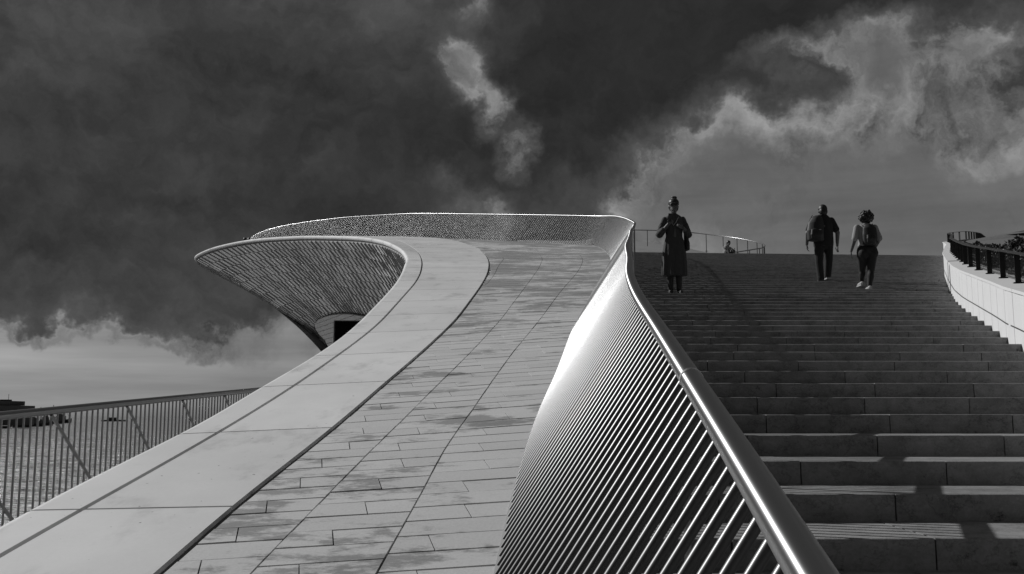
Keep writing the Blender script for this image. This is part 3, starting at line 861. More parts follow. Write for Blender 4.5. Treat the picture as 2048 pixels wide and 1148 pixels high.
# ------------------------------------------------------------------ thin guard rail on the terrace
gr = empty('terrace_guard_rail', (10, 58, 13.8), label='thin curved guard rail at the top of the stairs', cat='railing')
inv = Matrix.Translation(-gr.location)
G = [Vector(p) for p in ((4.0, 60.2, 15.3), (6.58, 60.0, 15.26), (9.08, 60.0, 15.21), (10.69, 59.5, 15.01), (11.26, 59.0, 14.84), (12.27, 58.0, 14.52), (13.07, 56.5, 14.09), (13.51, 54.5, 13.54), (13.49, 53.0, 13.17), (13.21, 51.5, 12.81), (12.67, 50.0, 12.44), (11.94, 49.0, 12.19), (11.13, 48.0, 11.93), (10.14, 47.0, 11.67))]
mb = MB(); mb.tube(G, .028, 8); adopt(mb.build('top_rail', M['grey_steel']), gr, inv)
acc = 0; nxt = .5
for i in range(len(G) - 1):
    l = (G[i + 1] - G[i]).length
    while nxt <= acc + l:
        p = G[i].lerp(G[i + 1], (nxt - acc) / l)
        mb = MB(); mb.box((p.x, p.y, p.z - .56), (.035, .035, 1.10)); mb.box((p.x, p.y, p.z - 1.02), (.14, .14, .012))
        adopt(mb.build('post', M['dark_steel']), gr, inv); nxt += 1.25
    acc += l

# ------------------------------------------------------------------ entrance under the overhang
ent_o = Vector((-10.71, 53.55, 0)); ent_t = Vector((.4057, -.9140, 0)); ent_n = Vector((-.9140, -.4057, 0))
def ent(u, z, o=0): p = ent_o + ent_t * u + ent_n * o; p.z = z; return p
OUT = [(3.13, 7.73), (2.38, 7.96), (1.54, 8.22), (.82, 8.52), (.49, 8.76), (.70, 8.92), (1.29, 9.03), (2.84, 9.06), (4.32, 9.02), (5.97, 8.91), (7.76, 8.74), (10.27, 8.41), (11.6, 8.24), (12.4, 7.9), (12.4, 5.0), (8.5, 5.0), (5.6, 6.6)]
def clip(poly, f):
    """keep the part of poly where f(p) >= 0 (f linear)"""
    o = []
    for i in range(len(poly)):
        a, b = poly[i], poly[(i + 1) % len(poly)]; fa, fb = f(a), f(b)
        if fa >= 0: o.append(a)
        if (fa >= 0) != (fb >= 0):
            t = fa / (fa - fb); o.append((a[0] + (b[0] - a[0]) * t, a[1] + (b[1] - a[1]) * t))
    return o
def prism(mb, poly, o0, o1):
    if len(poly) < 3: return
    A = [ent(u, z, o0) for u, z in poly]; B = [ent(u, z, o1) for u, z in poly]
    mb.face(A); mb.face(B[::-1])
    for i in range(len(A)): j = (i + 1) % len(A); mb.face([A[i], A[j], B[j], B[i]])
def door_top(u): return 8.65 - .088 * (u - 4.84)
mb = MB(); prism(mb, clip(OUT, lambda p: 4.84 - p[0]), .0, -3.2)
up_ = clip(clip(OUT, lambda p: p[0] - 4.84), lambda p: p[1] - door_top(p[0])); prism(mb, up_, .0, -3.2)
entr = mb.build('entrance_wall', M['facade'], building); entr.matrix_parent_inverse = binv
zc = 5.2
while zc < 9.2:
    for fn in (lambda p: 4.80 - p[0], None):
        band = clip(clip(OUT, lambda p: p[1] - zc - .012), lambda p: zc + .23 - p[1])
        if fn: band = clip(band, fn)
        else: band = clip(clip(band, lambda p: p[0] - 4.80), lambda p: p[1] - door_top(p[0]) - .03)
        u0 = 0
        for cut in [k * 1.3 + (.65 if int(zc * 4) % 2 else 0) for k in range(-1, 11)]:
            pc = clip(clip(band, lambda p: p[0] - cut - .006), lambda p: cut + 1.294 - p[0])
            pc = [q for i, q in enumerate(pc) if (Vector(q) - Vector(pc[i - 1])).length > 1e-4]
            if len(pc) >= 3:
                mb = MB(); prism(mb, pc, .03, -.02); mb.build('course_tile', M['tile'], entr)
    zc += .242
mb = MB(); prism(mb, [(4.84, 5.0), (12.3, 5.0), (12.3, 8.03), (4.84, 8.68)], -.03, -.1); mb.build('door_void', M['void'], entr)
mb = MB(); prism(mb, [(4.79, 5.0), (4.85, 5.0), (4.85, 8.66), (4.79, 8.66)], .045, -.02); mb.build('door_jamb', M['metal_light'], entr)
mb = MB(); tube_pts = [ent(u, z, .02) for u, z in OUT[:13]]; mb.tube(tube_pts, .045, 6); mb.build('rim_joint', M['black'], entr)

# ------------------------------------------------------------------ harbour across the river
pier = MB()
pl = [(-215, 322), (-163, 326), (-176, 352), (-215, 440), (-262, 560), (-318, 700), (-420, 700)]
pier.face([(x, y, .7) for x, y in pl]); 
for i in range(len(pl)): (a, b), (c, d) = pl[i], pl[(i + 1) % len(pl)]; pier.face([(a, b, -.5), (c, d, -.5), (c, d, .7), (a, b, .7)])
pier.build('harbour_pier', M['far_dark'], kind='structure')
hb = empty('harbour_building', (-170, 334, 1.1), label='stepped dark harbour block with an aerial at the far pier', cat='building')
inv = Matrix.Translation(-hb.location)
mb = MB(); mb.box((-178, 334, 4.2), (34, 12, 6.4)); adopt(mb.build('wall', M['far']), hb, inv)
mb = MB(); mb.box((-182, 334, 8.2), (36, 10, 1.4)); adopt(mb.build('upper_storey', M['far']), hb, inv)
mb = MB(); mb.box((-167.5, 333, 9.15), (2.6, 3, .5)); adopt(mb.build('roof_unit', M['far_dark']), hb, inv)
mb = MB(); mb.tube([(-166.6, 333, 8.9), (-166.6, 333, 11.2)], .07, 6); adopt(mb.build('aerial', M['far_dark']), hb, inv)
for i in range(5):
    for zz in (3.0, 5.2):
        mb = MB(); mb.box((-165.2 - i * 4.2, 327.97, zz), (1.6, .1, 1.1)); adopt(mb.build('window', M['far_dark']), hb, inv)
def boat(loc, L, rz, sc, kind, label):
    b = empty('work_boat', loc, label=label, cat='boat', group='boats along the far pier'); b.rotation_euler.z = rz; b.scale = (sc, sc, sc)
    mb = MB(); rows = []
    for t in (0, .12, .35, .7, .9, 1.0):
        w_ = L * .13 * (math.sin(math.pi * min(1, .25 + t * .62)) if t < .9 else .25 * (1 - t) * 10 + .02); sh = .9 + .5 * (t - .4) ** 2 * 3
        x = (t - .5) * L
        rows.append([(x, -w_, sh), (x, -w_ * .6, -.3), (x, w_ * .6, -.3), (x, w_, sh)])
    mb.grid(rows, False, True); mb.face(rows[0]); mb.face(rows[-1]); mb.build('hull', M['far_dark'], b)
    mb = MB(); mb.box((-L * .18, 0, 1.7), (L * .26, L * .17, 1.7)); mb.box((-L * .16, 0, 2.8), (L * .16, L * .14, .7)); mb.build('wheelhouse', M['far'], b)
    mb = MB(); mb.tube([(L * .1, 0, .8), (L * .1, 0, 4.6 + kind)], .12, 6); mb.tube([(L * .1, 0, 3.8), (L * .1, 0, 4.0)], .4, 6); mb.build('mast', M['far_dark'], b)
    mb = MB(); mb.tube([(L * .1, 0, 1.4), (L * (.1 + (.34 if kind % 2 else -.3)), 0, 3.4 + .4 * kind)], .10, 6); mb.tube([(L * .1, 0, 4.2), (L * .42, 0, 1.5)], .05, 5); mb.build('boom', M['far_dark'], b)
WHICH = ['work boat moored nearest the harbour block', 'second work boat out from the harbour block', 'third boat from the harbour block, boom raised', 'fourth boat from the harbour block', 'fifth boat from the harbour block', 'work boat moored near the end of the pier', 'outermost work boat at the tip of the pier']
for i, t in enumerate((.06, .15, .25, .36, .50, .66, .90)):
    p = Vector((-166, 334, 0)).lerp(Vector((-314, 704, 0)), t); boat((p.x + 5, p.y - 6, .0), 6 + (i % 3) * 2.2, .5 + (i % 2) * 2.9, .95 + .9 * t, i % 3, WHICH[i])
launch = empty('motor_launch', (-300, 760, 0), label='low dark launch alone on the water past the pier', cat='boat')
mb = MB(); rows = [[(x, -w_, 1.1), (x, -w_ * .5, -.2), (x, w_ * .5, -.2), (x, w_, 1.1)] for x, w_ in ((-9, 1.6), (-4, 2.2), (4, 2.0), (9, .2))]
mb.grid(rows, False, True); mb.face(rows[0]); mb.face(rows[-1]); mb.build('hull', M['far_dark'], launch)
mb = MB(); mb.box((-1, 0, 2.0), (5, 2.6, 1.8)); mb.build('cabin', M['far_dark'], launch)

# ------------------------------------------------------------------ people
def capsule(mb, a, b, ra, rb, n=12):
    a, b = Vector(a), Vector(b); t = b - a; L_ = t.length; t = t.normalized() if L_ > 1e-6 else Vector((0, 0, 1))
    u = Vector((0, 1, 0)) if abs(t.y) < .9 else Vector((1, 0, 0)); x = t.cross(u).normalized(); y = x.cross(t)
    prof = [(-math.cos(q_) * ra, math.sin(q_) * ra) for q_ in (.15, .6, 1.1, 1.57)] + [(L_ + math.cos(q_) * rb, math.sin(q_) * rb) for q_ in (1.57, 1.1, .6, .15)]
    rows = [[a + t * h + x * r * math.cos(2 * math.pi * k / n) + y * r * math.sin(2 * math.pi * k / n) for k in range(n)] for h, r in prof]
    mb.grid(rows, True, True); mb.face(rows[0][::-1]); mb.face(rows[-1])
def ellipsoid(mb, c, r, rot=(0, 0, 0), n=14, m=9):
    from mathutils import Euler
    E_ = Euler(rot).to_matrix(); c = Vector(c)
    rows = [[c + E_ @ Vector((r[0] * math.sin(q_) * math.cos(2 * math.pi * k / n), r[1] * math.sin(q_) * math.sin(2 * math.pi * k / n), r[2] * math.cos(q_))) for k in range(n)] for q_ in [math.pi * (i + .35) / (m - .3) for i in range(m)]]
    mb.grid(rows, True, True); mb.face(rows[0]); mb.face(rows[-1][::-1])
def loft(mb, rings, n=28, ripple=None):
    """rings: (cx, cy, z, rx, ry)"""
    rows = []
    for i, (cx, cy, z, rx, ry) in enumerate(rings):
        row = []
        for k in range(n):
            a = 2 * math.pi * k / n; g = 1 + (ripple(a, i / (len(rings) - 1)) if ripple else 0)
            row.append(Vector((cx + rx * g * math.cos(a), cy + ry * g * math.sin(a), z)))
        rows.append(row)
    mb.grid(rows, True, True); mb.face(rows[0][::-1]); mb.face(rows[-1])
def fuse(name, mb, m, parent, voxel=.010, smooth=3, **kw):
    """one continuous skin over overlapping volumes"""
    me = mb.mesh(name + '_raw'); o = bpy.data.objects.new(name + '_raw', me); COL.objects.link(o)
    r = o.modifiers.new('r', 'REMESH'); r.mode = 'VOXEL'; r.voxel_size = voxel; r.use_smooth_shade = True
    if smooth: sm = o.modifiers.new('s', 'SMOOTH'); sm.factor = .5; sm.iterations = smooth
    dg = bpy.context.evaluated_depsgraph_get(); me2 = bpy.data.meshes.new_from_object(o.evaluated_get(dg))
    bpy.data.objects.remove(o); bpy.data.meshes.remove(me); me2.name = name; me2.materials.clear()
    me2.polygons.foreach_set('use_smooth', [True] * len(me2.polygons))
    return link(name, me2, m, parent, **kw)
def hand(mb, w, d, side, curl=.5, size=1.0):
    """w wrist, d pointing direction, side: direction of the thumb"""
    w, d, s = Vector(w), Vector(d).normalized(), Vector(side).normalized(); nrm = d.cross(s).normalized(); s = nrm.cross(d).normalized()
    k = size
    for f, (o, L_) in enumerate(((.026, .070), (.009, .078), (-.009, .072), (-.026, .056))):
        root = w + d * .085 * k + s * o * k; capsule(mb, w + d * .015 * k + s * o * .7 * k, root, .013 * k, .012 * k, 8)
        mid = root + (d * math.cos(curl * .7) + nrm * math.sin(curl * .7)) * L_ * .5 * k; tip = mid + (d * math.cos(curl * 1.8) + nrm * math.sin(curl * 1.8)) * L_ * .5 * k
        capsule(mb, root, mid, .0095 * k, .0085 * k, 8); capsule(mb, mid, tip, .0085 * k, .0065 * k, 8)
    b = w + d * .03 * k + s * .028 * k; c = b + (d * .6 + s * .75 + nrm * .2) * .042 * k; capsule(mb, b, c, .012 * k, .010 * k, 8); capsule(mb, c, c + (d * .9 + s * .15 + nrm * .3) * .032 * k, .0095 * k, .0075 * k, 8)
def head(mb, c, face, k=1.0, tilt=0.0):
    """skull, jaw, nose, ears; face = +1 looks along +y, -1 along -y"""
    c = Vector(c); f = face
    ellipsoid(mb, c + Vector((0, 0, .02 * k)), (.074 * k, .092 * k, .10 * k))
    ellipsoid(mb, c + Vector((0, f * .028 * k, -.045 * k)), (.056 * k, .062 * k, .072 * k))
    ellipsoid(mb, c + Vector((0, f * .06 * k, -.10 * k)), (.026 * k, .024 * k, .020 * k))
    capsule(mb, c + Vector((0, f * .086 * k, .012 * k)), c + Vector((0, f * .104 * k, -.028 * k)), .008 * k, .014 * k, 8)
    capsule(mb, c + Vector((-.02 * k, f * .083 * k, -.066 * k)), c + Vector((.02 * k, f * .083 * k, -.066 * k)), .009 * k, .009 * k, 8)
    for s in (-1, 1):
        ellipsoid(mb, c + Vector((s * .076 * k, -f * .008 * k, -.005 * k)), (.012 * k, .022 * k, .032 * k))
        ellipsoid(mb, c + Vector((s * .03 * k, f * .078 * k, .018 * k)), (.016 * k, .012 * k, .010 * k))

def step_stand(k, x): return Vector((x, front_y(k, x) + .30, Z0_ + k * R_))

# --- woman in a midi dress walking down, reading her phone
P = empty('person', step_stand(22, 2.83), label='person in a long grey dress and sunglasses looking at a phone', cat='person')
body = MB()
head(body, (-.005, -.035, 1.555), -1, 1.06)
capsule(body, (0, .012, 1.34), (-.003, -.005, 1.48), .062, .052)
ellipsoid(body, (0, 0, 1.22), (.15, .10, .18)); ellipsoid(body, (0, 0, .92), (.155, .11, .15)); capsule(body, (0, 0, .9), (0, 0, 1.2), .12, .12)
for sx, kx in ((-1, -.078), (1, .072)):
    capsule(body, (sx * .075, 0, .88), (kx, -.01, .48), .085, .058); capsule(body, (kx, -.01, .48), (kx, .01, .10), .056, .038)
arms = ((-.158, 0, 1.325), (-.255, -.02, 1.06), (-.125, -.19, 1.21)), ((.158, 0, 1.325), (.25, .0, 1.06), (.135, -.17, 1.15))
for a, b, c in arms: capsule(body, a, b, .052, .042); capsule(body, b, c, .040, .027)
hand(body, (-.125, -.19, 1.21), (.45, -.35, .55), (-.2, -.4, .6), 1.2, .95); hand(body, (.135, -.17, 1.15), (-.75, -.15, .35), (-.1, 0, 1), .9, .95)
fuse('body', body, M['skin'], P, .0075, 2)
dr = MB()
loft(dr, [(0, 0, 1.425, .065, .065), (0, 0, 1.395, .115, .080), (0, 0, 1.355, .160, .095), (0, 0, 1.24, .164, .122), (0, 0, 1.10, .148, .118), (0, 0, .99, .145, .115)])
loft(dr, [(0, 0, 1.02, .146, .115), (0, 0, .93, .176, .13), (0, 0, .78, .196, .142), (-.002, 0, .60, .208, .15), (-.004, .005, .45, .214, .155), (-.006, .0, .335, .212, .155)], 90, lambda a, t: (.02 + .09 * t) * (math.sin(9 * a + .6) * .6 + math.sin(17 * a + 2) * .35) * min(1, t * 2 + .1))
for a, b, c in arms:
    a, b, c = Vector(a), Vector(b), Vector(c); capsule(dr, a, b, .056, .058); capsule(dr, b, b.lerp(c, .45), .066, .055)
    for q_ in (.3, .55, .8): capsule(dr, a.lerp(b, q_) + Vector((-.03 if a.x < 0 else .03, -.02, 0)), a.lerp(b, q_ + .12) + Vector((-.05 if a.x < 0 else .05, .02, -.02)), .030, .030)
fuse('dress', dr, M['dress'], P, .008, 2)
hr = MB(); ellipsoid(hr, (.002, -.012, 1.622), (.096, .118, .084)); ellipsoid(hr, (.012, .05, 1.555), (.088, .080, .095)); ellipsoid(hr, (.015, .02, 1.710), (.052, .05, .042)); ellipsoid(hr, (.035, .03, 1.735), (.028, .028, .02))
for i in range(14):
    a = i * .45; capsule(hr, (math.cos(a) * .04 + .015, math.sin(a) * .04 + .02, 1.70), (math.cos(a + .8) * .047 + .015, math.sin(a + .8) * .047 + .02, 1.73), .012, .010, 6)
capsule(hr, (.085, -.02, 1.56), (.094, -.03, 1.45), .004, .003, 6)
fuse('hair', hr, M['hair'], P, .007, 1)
sg = MB()
for s in (-1, 1): ellipsoid(sg, (s * .036 - .005, -.128, 1.574), (.034, .013, .024))
sg.box((-.005, -.133, 1.582), (.03, .008, .008))
for s in (-1, 1): sg.box((s * .080 - .005, -.070, 1.580), (.006, .11, .010))
sg.build('sunglasses', M['glass_black'], P)
for sx, fy, nm in ((-.078, -.03, 'boot'), (.072, .02, 'boot')):
    bt = MB(); capsule(bt, (sx, .01, .34), (sx, .012, .10), .062, .047); capsule(bt, (sx, .03, .045), (sx * 1.15, -.14, .035), .042, .032); bt.box((sx * 1.05, -.05, .008), (.075, .24, .016))
    fuse(nm, bt, M['tights'], P, .008, 2)
ph = MB(); ph.box((0, 0, 0), (.072, .010, .148))
o = ph.build('mobile_phone', M['glass_black'], label='dark phone held up by the person in the grey dress', cat='phone'); o.location = P.location + Vector((-.105, -.275, 1.31)); o.rotation_euler = (.45, 0, .12)
hbag = empty('handbag', P.location + Vector((.21, .03, .78)), label='black shoulder bag on the hip of the person in the dress', cat='bag')
b_ = MB(); loft(b_, [(.0, 0, 0.0, .03, .05), (.01, 0, .02, .055, .10), (.015, 0, .14, .05, .10), (-.01, 0, .30, .025, .07), (-.015, 0, .33, .012, .03)], 20); fuse('bag_body', b_, M['pack'], hbag, .01, 2)
st = MB(); st.tube([(-.01, .0, .32), (-.005, -.08, .45), (-.035, -.06, .585), (-.045, .02, .61), (-.02, .08, .5), (-.005, .03, .32)], .010, 6); st.build('strap', M['pack'], hbag)
ch = MB(); ch.tube([(-.085, -.095, 1.36), (-.06, -.125, 1.27), (-.03, -.14, 1.20), (.02, -.135, 1.26), (.07, -.10, 1.36)], .004, 5); ch.build('necklace', M['metal_light'], P)

# --- man climbing with a rucksack on one shoulder
k_ = 28
P = empty('person', step_stand(k_, 6.55) + Vector((0, 0, 0)), label='person in black t-shirt and dark jeans climbing the stairs', cat='person')
body = MB()
head(body, (.045, .03, 1.54), 1, 1.10)
capsule(body, (.035, 0, 1.36), (.043, .015, 1.49), .074, .068)
ellipsoid(body, (.025, 0, 1.2), (.18, .12, .2)); ellipsoid(body, (.03, 0, .9), (.165, .12, .15)); capsule(body, (.03, 0, .9), (.02, 0, 1.2), .14, .15)
LEGS = [((-.06, 0, .84), (-.085, -.01, .44), (-.065, -.03, .08)), ((.125, 0, .84), (.165, .12, .52), (.175, .26, .20))]
for a, b, c in LEGS: capsule(body, a, b, .095, .066); capsule(body, b, c, .062, .040)
ARMS = [((-.175, 0, 1.335), (-.305, -.03, 1.06), (-.315, .03, .83)), ((.215, 0, 1.335), (.33, -.02, 1.07), (.335, .05, .82))]
for a, b, c in ARMS: capsule(body, a, b, .060, .049); capsule(body, b, c, .048, .032)
hand(body, (-.315, .03, .83), (.05, .05, -1), (.35, .8, 0), .45, 1.02); hand(body, (.335, .05, .82), (-.06, .1, -1), (-.35, .8, 0), .45, 1.02)
fuse('body', body, M['skin'], P, .0078, 2)
sh = MB(); loft(sh, [(.03, 0, .78, .205, .145), (.03, 0, .86, .212, .152), (.03, 0, .98, .208, .155), (.025, 0, 1.12, .212, .152), (.022, 0, 1.26, .215, .142), (.022, 0, 1.35, .205, .118), (.028, 0, 1.415, .145, .095), (.035, 0, 1.465, .080, .078)], 28, lambda a, t: .012 * math.sin(7 * a + 9 * t))
for a, b, c in ARMS: a, b = Vector(a), Vector(b); capsule(sh, a, a.lerp(b, .72), .074, .076)
fuse('t_shirt', sh, M['blacktee'], P, .009, 2)
tr = MB(); ellipsoid(tr, (.03, 0, .84), (.178, .135, .13))
for a, b, c in LEGS: capsule(tr, a, b, .112, .085); capsule(tr, b, c, .084, .072); cc = Vector(c); ellipsoid(tr, cc + Vector((0, 0, .03)), (.078, .082, .03)); ellipsoid(tr, cc + Vector((0, 0, .085)), (.074, .08, .025))
fuse('jeans', tr, M['jeans'], P, .009, 2)
hr = MB(); ellipsoid(hr, (.045, .012, 1.585), (.096, .112, .104)); ellipsoid(hr, (.045, -.03, 1.525), (.090, .08, .10)); fuse('hair', hr, M['hair'], P, .008, 2)
for c, up2 in (((-.065, -.03, 0), 0), ((.175, .26, .115), .02)):
    b_ = MB(); c = Vector(c); capsule(b_, c + Vector((0, -.02, .055)), c + Vector((0, .17, .045)), .050, .040); s_o = fuse('shoe', b_, M['tights'], P, .009, 2)
    b_ = MB(); b_.box(tuple(c + Vector((0, .06, .014))), (.098, .29, .028)); b_.build('sole', M['sole'], s_o)
rk = empty('rucksack', P.location + Vector((-.17, -.19, 1.03)), label='dark rucksack slung on one shoulder of the climbing person', cat='backpack')
b_ = MB(); loft(b_, [(-.02, 0, -.17, .14, .09), (-.02, 0, -.15, .165, .12), (-.02, 0, .05, .17, .13), (.0, .01, .22, .155, .115), (.03, .02, .33, .11, .09), (.05, .03, .38, .06, .05)], 28, lambda a, t: .05 * math.cos(4 * a)); fuse('pack_body', b_, M['pack'], rk, .010, 2)
b_ = MB(); loft(b_, [(-.03, -.10, -.13, .11, .05), (-.03, -.11, -.05, .125, .06), (-.02, -.10, .06, .115, .05), (-.02, -.09, .09, .06, .03)], 20); fuse('front_pocket', b_, M['pack'], rk, .010, 2)
b_ = MB(); b_.tube([(.0, .04, .36), (-.02, .16, .42), (-.03, .30, .36), (-.08, .34, .15), (-.14, .22, -.10), (-.12, .08, -.14)], .020, 8, True, True, Vector((1, 0, 0)), .008); b_.build('strap', M['pack'], rk)
b_ = MB(); b_.box((.03, -.158, .05), (.05, .004, .014)); b_.build('reflector', M['sole'], rk)

# --- woman with curly hair and a small backpack
P = empty('person', step_stand(24, 6.62), label='person with bushy curly hair, pale top and black leggings climbing', cat='person')
body = MB()
head(body, (.03, .03, 1.385), 1, .95)
capsule(body, (.02, 0, 1.20), (.028, .01, 1.33), .050, .046)
ellipsoid(body, (.015, 0, 1.08), (.145, .10, .16)); ellipsoid(body, (.02, 0, .76), (.175, .125, .14)); capsule(body, (.02, 0, .8), (.018, 0, 1.08), .115, .115)
LEGS = [((-.065, 0, .72), (-.05, .10, .44), (-.035, .20, .19)), ((.105, 0, .72), (.075, -.02, .40), (.025, -.03, .07))]
for a, b, c in LEGS: capsule(body, a, b, .10, .060); capsule(body, b, c, .056, .034)
ARMS = [((-.148, 0, 1.195), (-.215, -.05, .965), (-.262, .04, .755)), ((.183, 0, 1.195), (.245, -.05, .97), (.195, .10, .81))]
for a, b, c in ARMS: capsule(body, a, b, .054, .043); capsule(body, b, c, .041, .026)
hand(body, (-.262, .04, .755), (-.05, .12, -1), (.3, .8, 0), .4, .92); hand(body, (.195, .10, .81), (-.3, .5, -.6), (.0, .8, .4), .8, .92)
fuse('body', body, M['skin'], P, .0075, 2)
sh = MB(); loft(sh, [(.018, 0, .83, .168, .122), (.018, 0, .92, .152, .112), (.016, 0, 1.05, .162, .12), (.015, 0, 1.17, .168, .112), (.018, 0, 1.23, .125, .085), (.024, 0, 1.275, .07, .068)], 28, lambda a, t: .015 * math.sin(8 * a + 8 * t))
for a, b, c in ARMS: a, b = Vector(a), Vector(b); capsule(sh, a, a.lerp(b, .95), .062, .060)
fuse('top', sh, M['white_cloth'], P, .009, 2)
lg = MB(); ellipsoid(lg, (.02, -.01, .755), (.195, .145, .135)); ellipsoid(lg, (-.065, -.05, .70), (.105, .11, .11)); ellipsoid(lg, (.105, -.05, .70), (.105, .11, .11)); loft(lg, [(.02, 0, .78, .175, .13), (.02, 0, .88, .158, .118), (.02, 0, .90, .155, .115)], 20)
for a, b, c in LEGS: capsule(lg, a, b, .110, .068); capsule(lg, b, c, .066, .042); ellipsoid(lg, Vector(b).lerp(Vector(c), .35) + Vector((0, -.012, 0)), (.062, .066, .10))
fuse('leggings', lg, M['legging'], P, .009, 2)
hr = MB(); rr = random.Random(5)
ellipsoid(hr, (.03, .0, 1.40), (.108, .115, .105))
for _ in range(150):
    v = Vector((rr.gauss(0, 1), rr.gauss(-.25, 1), rr.gauss(.1, .95))).normalized(); r_ = rr.uniform(.015, .028); c = Vector((.03, -.005, 1.40)) + Vector((v.x * .125, v.y * .125, v.z * .118)) * rr.uniform(.85, 1.06)
    if v.y > .65 and v.z < .3: continue
    ellipsoid(hr, c, (r_, r_, r_), (0, 0, 0), 8, 5)
fuse('curly_hair', hr, M['hair'], P, .0075, 0)
for c in ((-.035, .20, .115), (.025, -.03, 0)):
    b_ = MB(); c = Vector(c); capsule(b_, c + Vector((0, -.03, .050)), c + Vector((0, .14, .040)), .045, .036); s_o = fuse('sneaker', b_, M['sole'], P, .009, 2)
    b_ = MB(); b_.box(tuple(c + Vector((0, .045, .013))), (.086, .25, .026)); b_.build('sole', M['sole'], s_o)
    b_ = MB(); b_.box(tuple(c + Vector((0, -.062, .055))), (.03, .03, .05)); b_.build('heel_patch', M['grey_shoe'], s_o)
rk = empty('small_backpack', P.location + Vector((.03, -.16, 1.03)), label='small black backpack on the person with curly hair', cat='backpack')
b_ = MB(); loft(b_, [(.0, 0, -.20, .10, .05), (.0, 0, -.18, .125, .08), (.0, 0, .0, .13, .09), (.0, 0, .13, .118, .075), (.0, .02, .20, .07, .05)], 28, lambda a, t: .05 * math.cos(4 * a)); fuse('pack_body', b_, M['pack'], rk, .010, 2)
b_ = MB(); loft(b_, [(.0, -.07, -.16, .08, .04), (.0, -.08, -.08, .09, .045), (.0, -.07, -.01, .08, .03)], 20); fuse('front_pocket', b_, M['pack'], rk, .010, 2)
for s in (-1, 1):
    b_ = MB(); b_.tube([(s * .07, .03, .17), (s * .10, .11, .215), (s * .115, .24, .17), (s * .12, .29, .02), (s * .13, .18, -.13), (s * .10, .05, -.16)], .022, 8, True, True, Vector((1, 0, 0)), .008); b_.build('strap', M['pack'], rk)

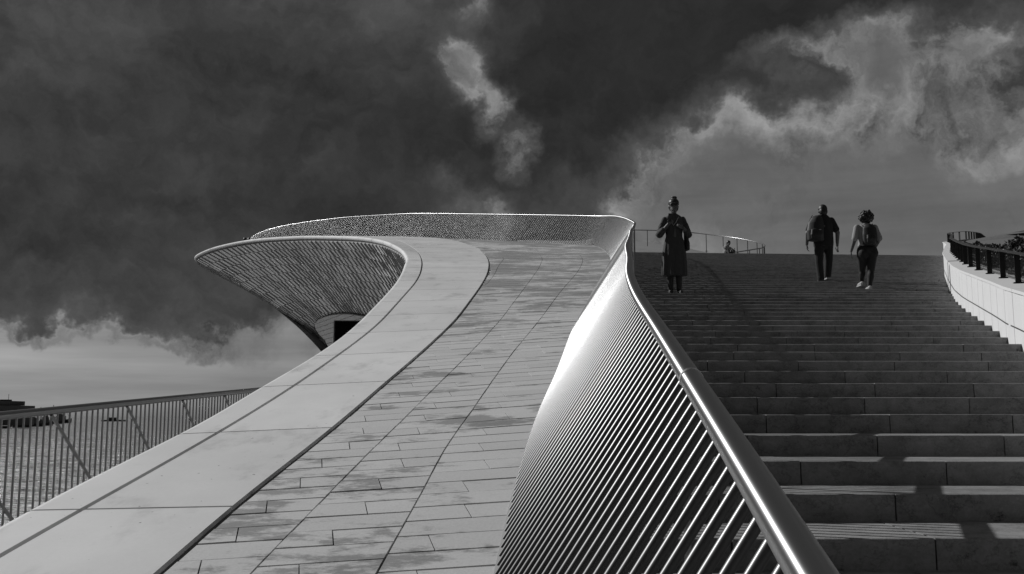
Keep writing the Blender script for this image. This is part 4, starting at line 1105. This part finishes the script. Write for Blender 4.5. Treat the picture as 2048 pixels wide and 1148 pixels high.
# --- people further up
def simple_person(loc, label, m_top, m_leg, bend=0.0, rot=0.0, h=1.0, hair_r=.095):
    P = empty('person', loc, label=label, cat='person'); P.rotation_euler.z = rot; P.scale = (h, h, h)
    b = MB(); y = .12 * bend
    head(b, (0, .04 + 2.2 * y, 1.56 - .15 * bend), 1, 1.0); capsule(b, (0, y * 1.6, 1.36 - .08 * bend), (0, .02 + 2 * y, 1.48 - .13 * bend), .058, .052)
    ellipsoid(b, (0, y, 1.2), (.16, .11, .18)); ellipsoid(b, (0, 0, .9), (.15, .11, .14)); capsule(b, (0, 0, .9), (0, y, 1.2), .12, .12)
    for s in (-1, 1):
        capsule(b, (s * .08, 0, .86), (s * .09, .02, .46), .085, .058); capsule(b, (s * .09, .02, .46), (s * .09, 0, .08), .055, .036); capsule(b, (s * .09, -.03, .04), (s * .10, .15, .035), .042, .034)
        capsule(b, (s * .19, y * 1.3, 1.36), (s * .24, .05 + y, 1.08), .055, .042); capsule(b, (s * .24, .05 + y, 1.08), (s * .16, .26 + y, 1.02), .04, .028); hand(b, (s * .16, .26 + y, 1.02), (-s * .3, .9, 0), (0, 0, 1), .6)
    fuse('body', b, M['skin'], P, .012, 2)
    c = MB(); loft(c, [(0, 0, .86, .17, .125), (0, y * .5, 1.05, .18, .13), (0, y, 1.22, .195, .135), (0, y * 1.4, 1.36 - .06 * bend, .20, .11), (0, y * 1.6, 1.43 - .08 * bend, .08, .075)], 24)
    for s in (-1, 1): capsule(c, (s * .19, y * 1.3, 1.36), (s * .24, .05 + y, 1.08), .07, .06)
    fuse('shirt', c, m_top, P, .012, 2)
    c = MB(); ellipsoid(c, (0, 0, .85), (.168, .13, .12))
    for s in (-1, 1): capsule(c, (s * .08, 0, .84), (s * .09, .02, .46), .10, .075); capsule(c, (s * .09, .02, .46), (s * .09, 0, .10), .072, .06)
    fuse('trousers', c, m_leg, P, .012, 2)
    c = MB(); ellipsoid(c, (0, .02 + 2.2 * y, 1.60 - .15 * bend), (hair_r * .95, .105, hair_r)); ellipsoid(c, (0, -.02 + 2.2 * y, 1.545 - .15 * bend), (.082, .07, .085)); fuse('hair', c, M['hair'], P, .011, 2)
simple_person((-15.15, 56.0, 12.34), 'person with only the head showing, leftmost above the roof edge', M['white_cloth'], M['jeans'], .2, .6, 1.04)
simple_person((-14.95, 57.2, 12.30), 'dark person leaning over the roof edge, right of the two', M['blacktee'], M['jeans'], 1.0, 1.1, 1.30)
# seated figure at the head of the stairs
P = empty('person', (9.95, 45.9, 11.22), label='person in pale top sitting bent forward at the stair head', cat='person')
b = MB(); head(b, (.12, -.08, .74), -1, 1.0); capsule(b, (.03, 0, .58), (.10, -.05, .68), .055, .05); capsule(b, (-.02, .02, .14), (.03, 0, .54), .13, .14)
for s in (-1, 1):
    capsule(b, (s * .09, 0, .10), (s * .11 + .14, -.38, .34), .09, .062); capsule(b, (s * .11 + .14, -.38, .34), (s * .10 + .12, -.62, .06), .058, .038); capsule(b, (s * .10 + .12, -.62, .04), (s * .10 + .13, -.80, .035), .042, .032)
    capsule(b, (s * .16 + .03, 0, .52), (s * .20 + .14, -.22, .34), .05, .04); capsule(b, (s * .20 + .14, -.22, .34), (s * .05 + .24, -.38, .40), .038, .028); hand(b, (s * .05 + .24, -.38, .40), (.1, -.9, .1), (0, 0, 1), .6)
fuse('body', b, M['skin'], P, .012, 2)
c = MB(); capsule(c, (-.02, .02, .14), (.03, 0, .53), .15, .155)
for s in (-1, 1): capsule(c, (s * .16 + .03, 0, .52), (s * .20 + .14, -.22, .34), .066, .056)
fuse('top', c, M['white_cloth'], P, .012, 2)
c = MB()
for s in (-1, 1): capsule(c, (s * .09, 0, .10), (s * .11 + .14, -.38, .34), .10, .075); capsule(c, (s * .11 + .14, -.38, .34), (s * .10 + .12, -.62, .08), .07, .055)
fuse('trousers', c, M['jeans'], P, .012, 2)
c = MB(); ellipsoid(c, (.115, -.06, .785), (.095, .11, .095)); ellipsoid(c, (.10, -.01, .73), (.09, .085, .11)); fuse('hair', c, M['hair'], P, .011, 2)
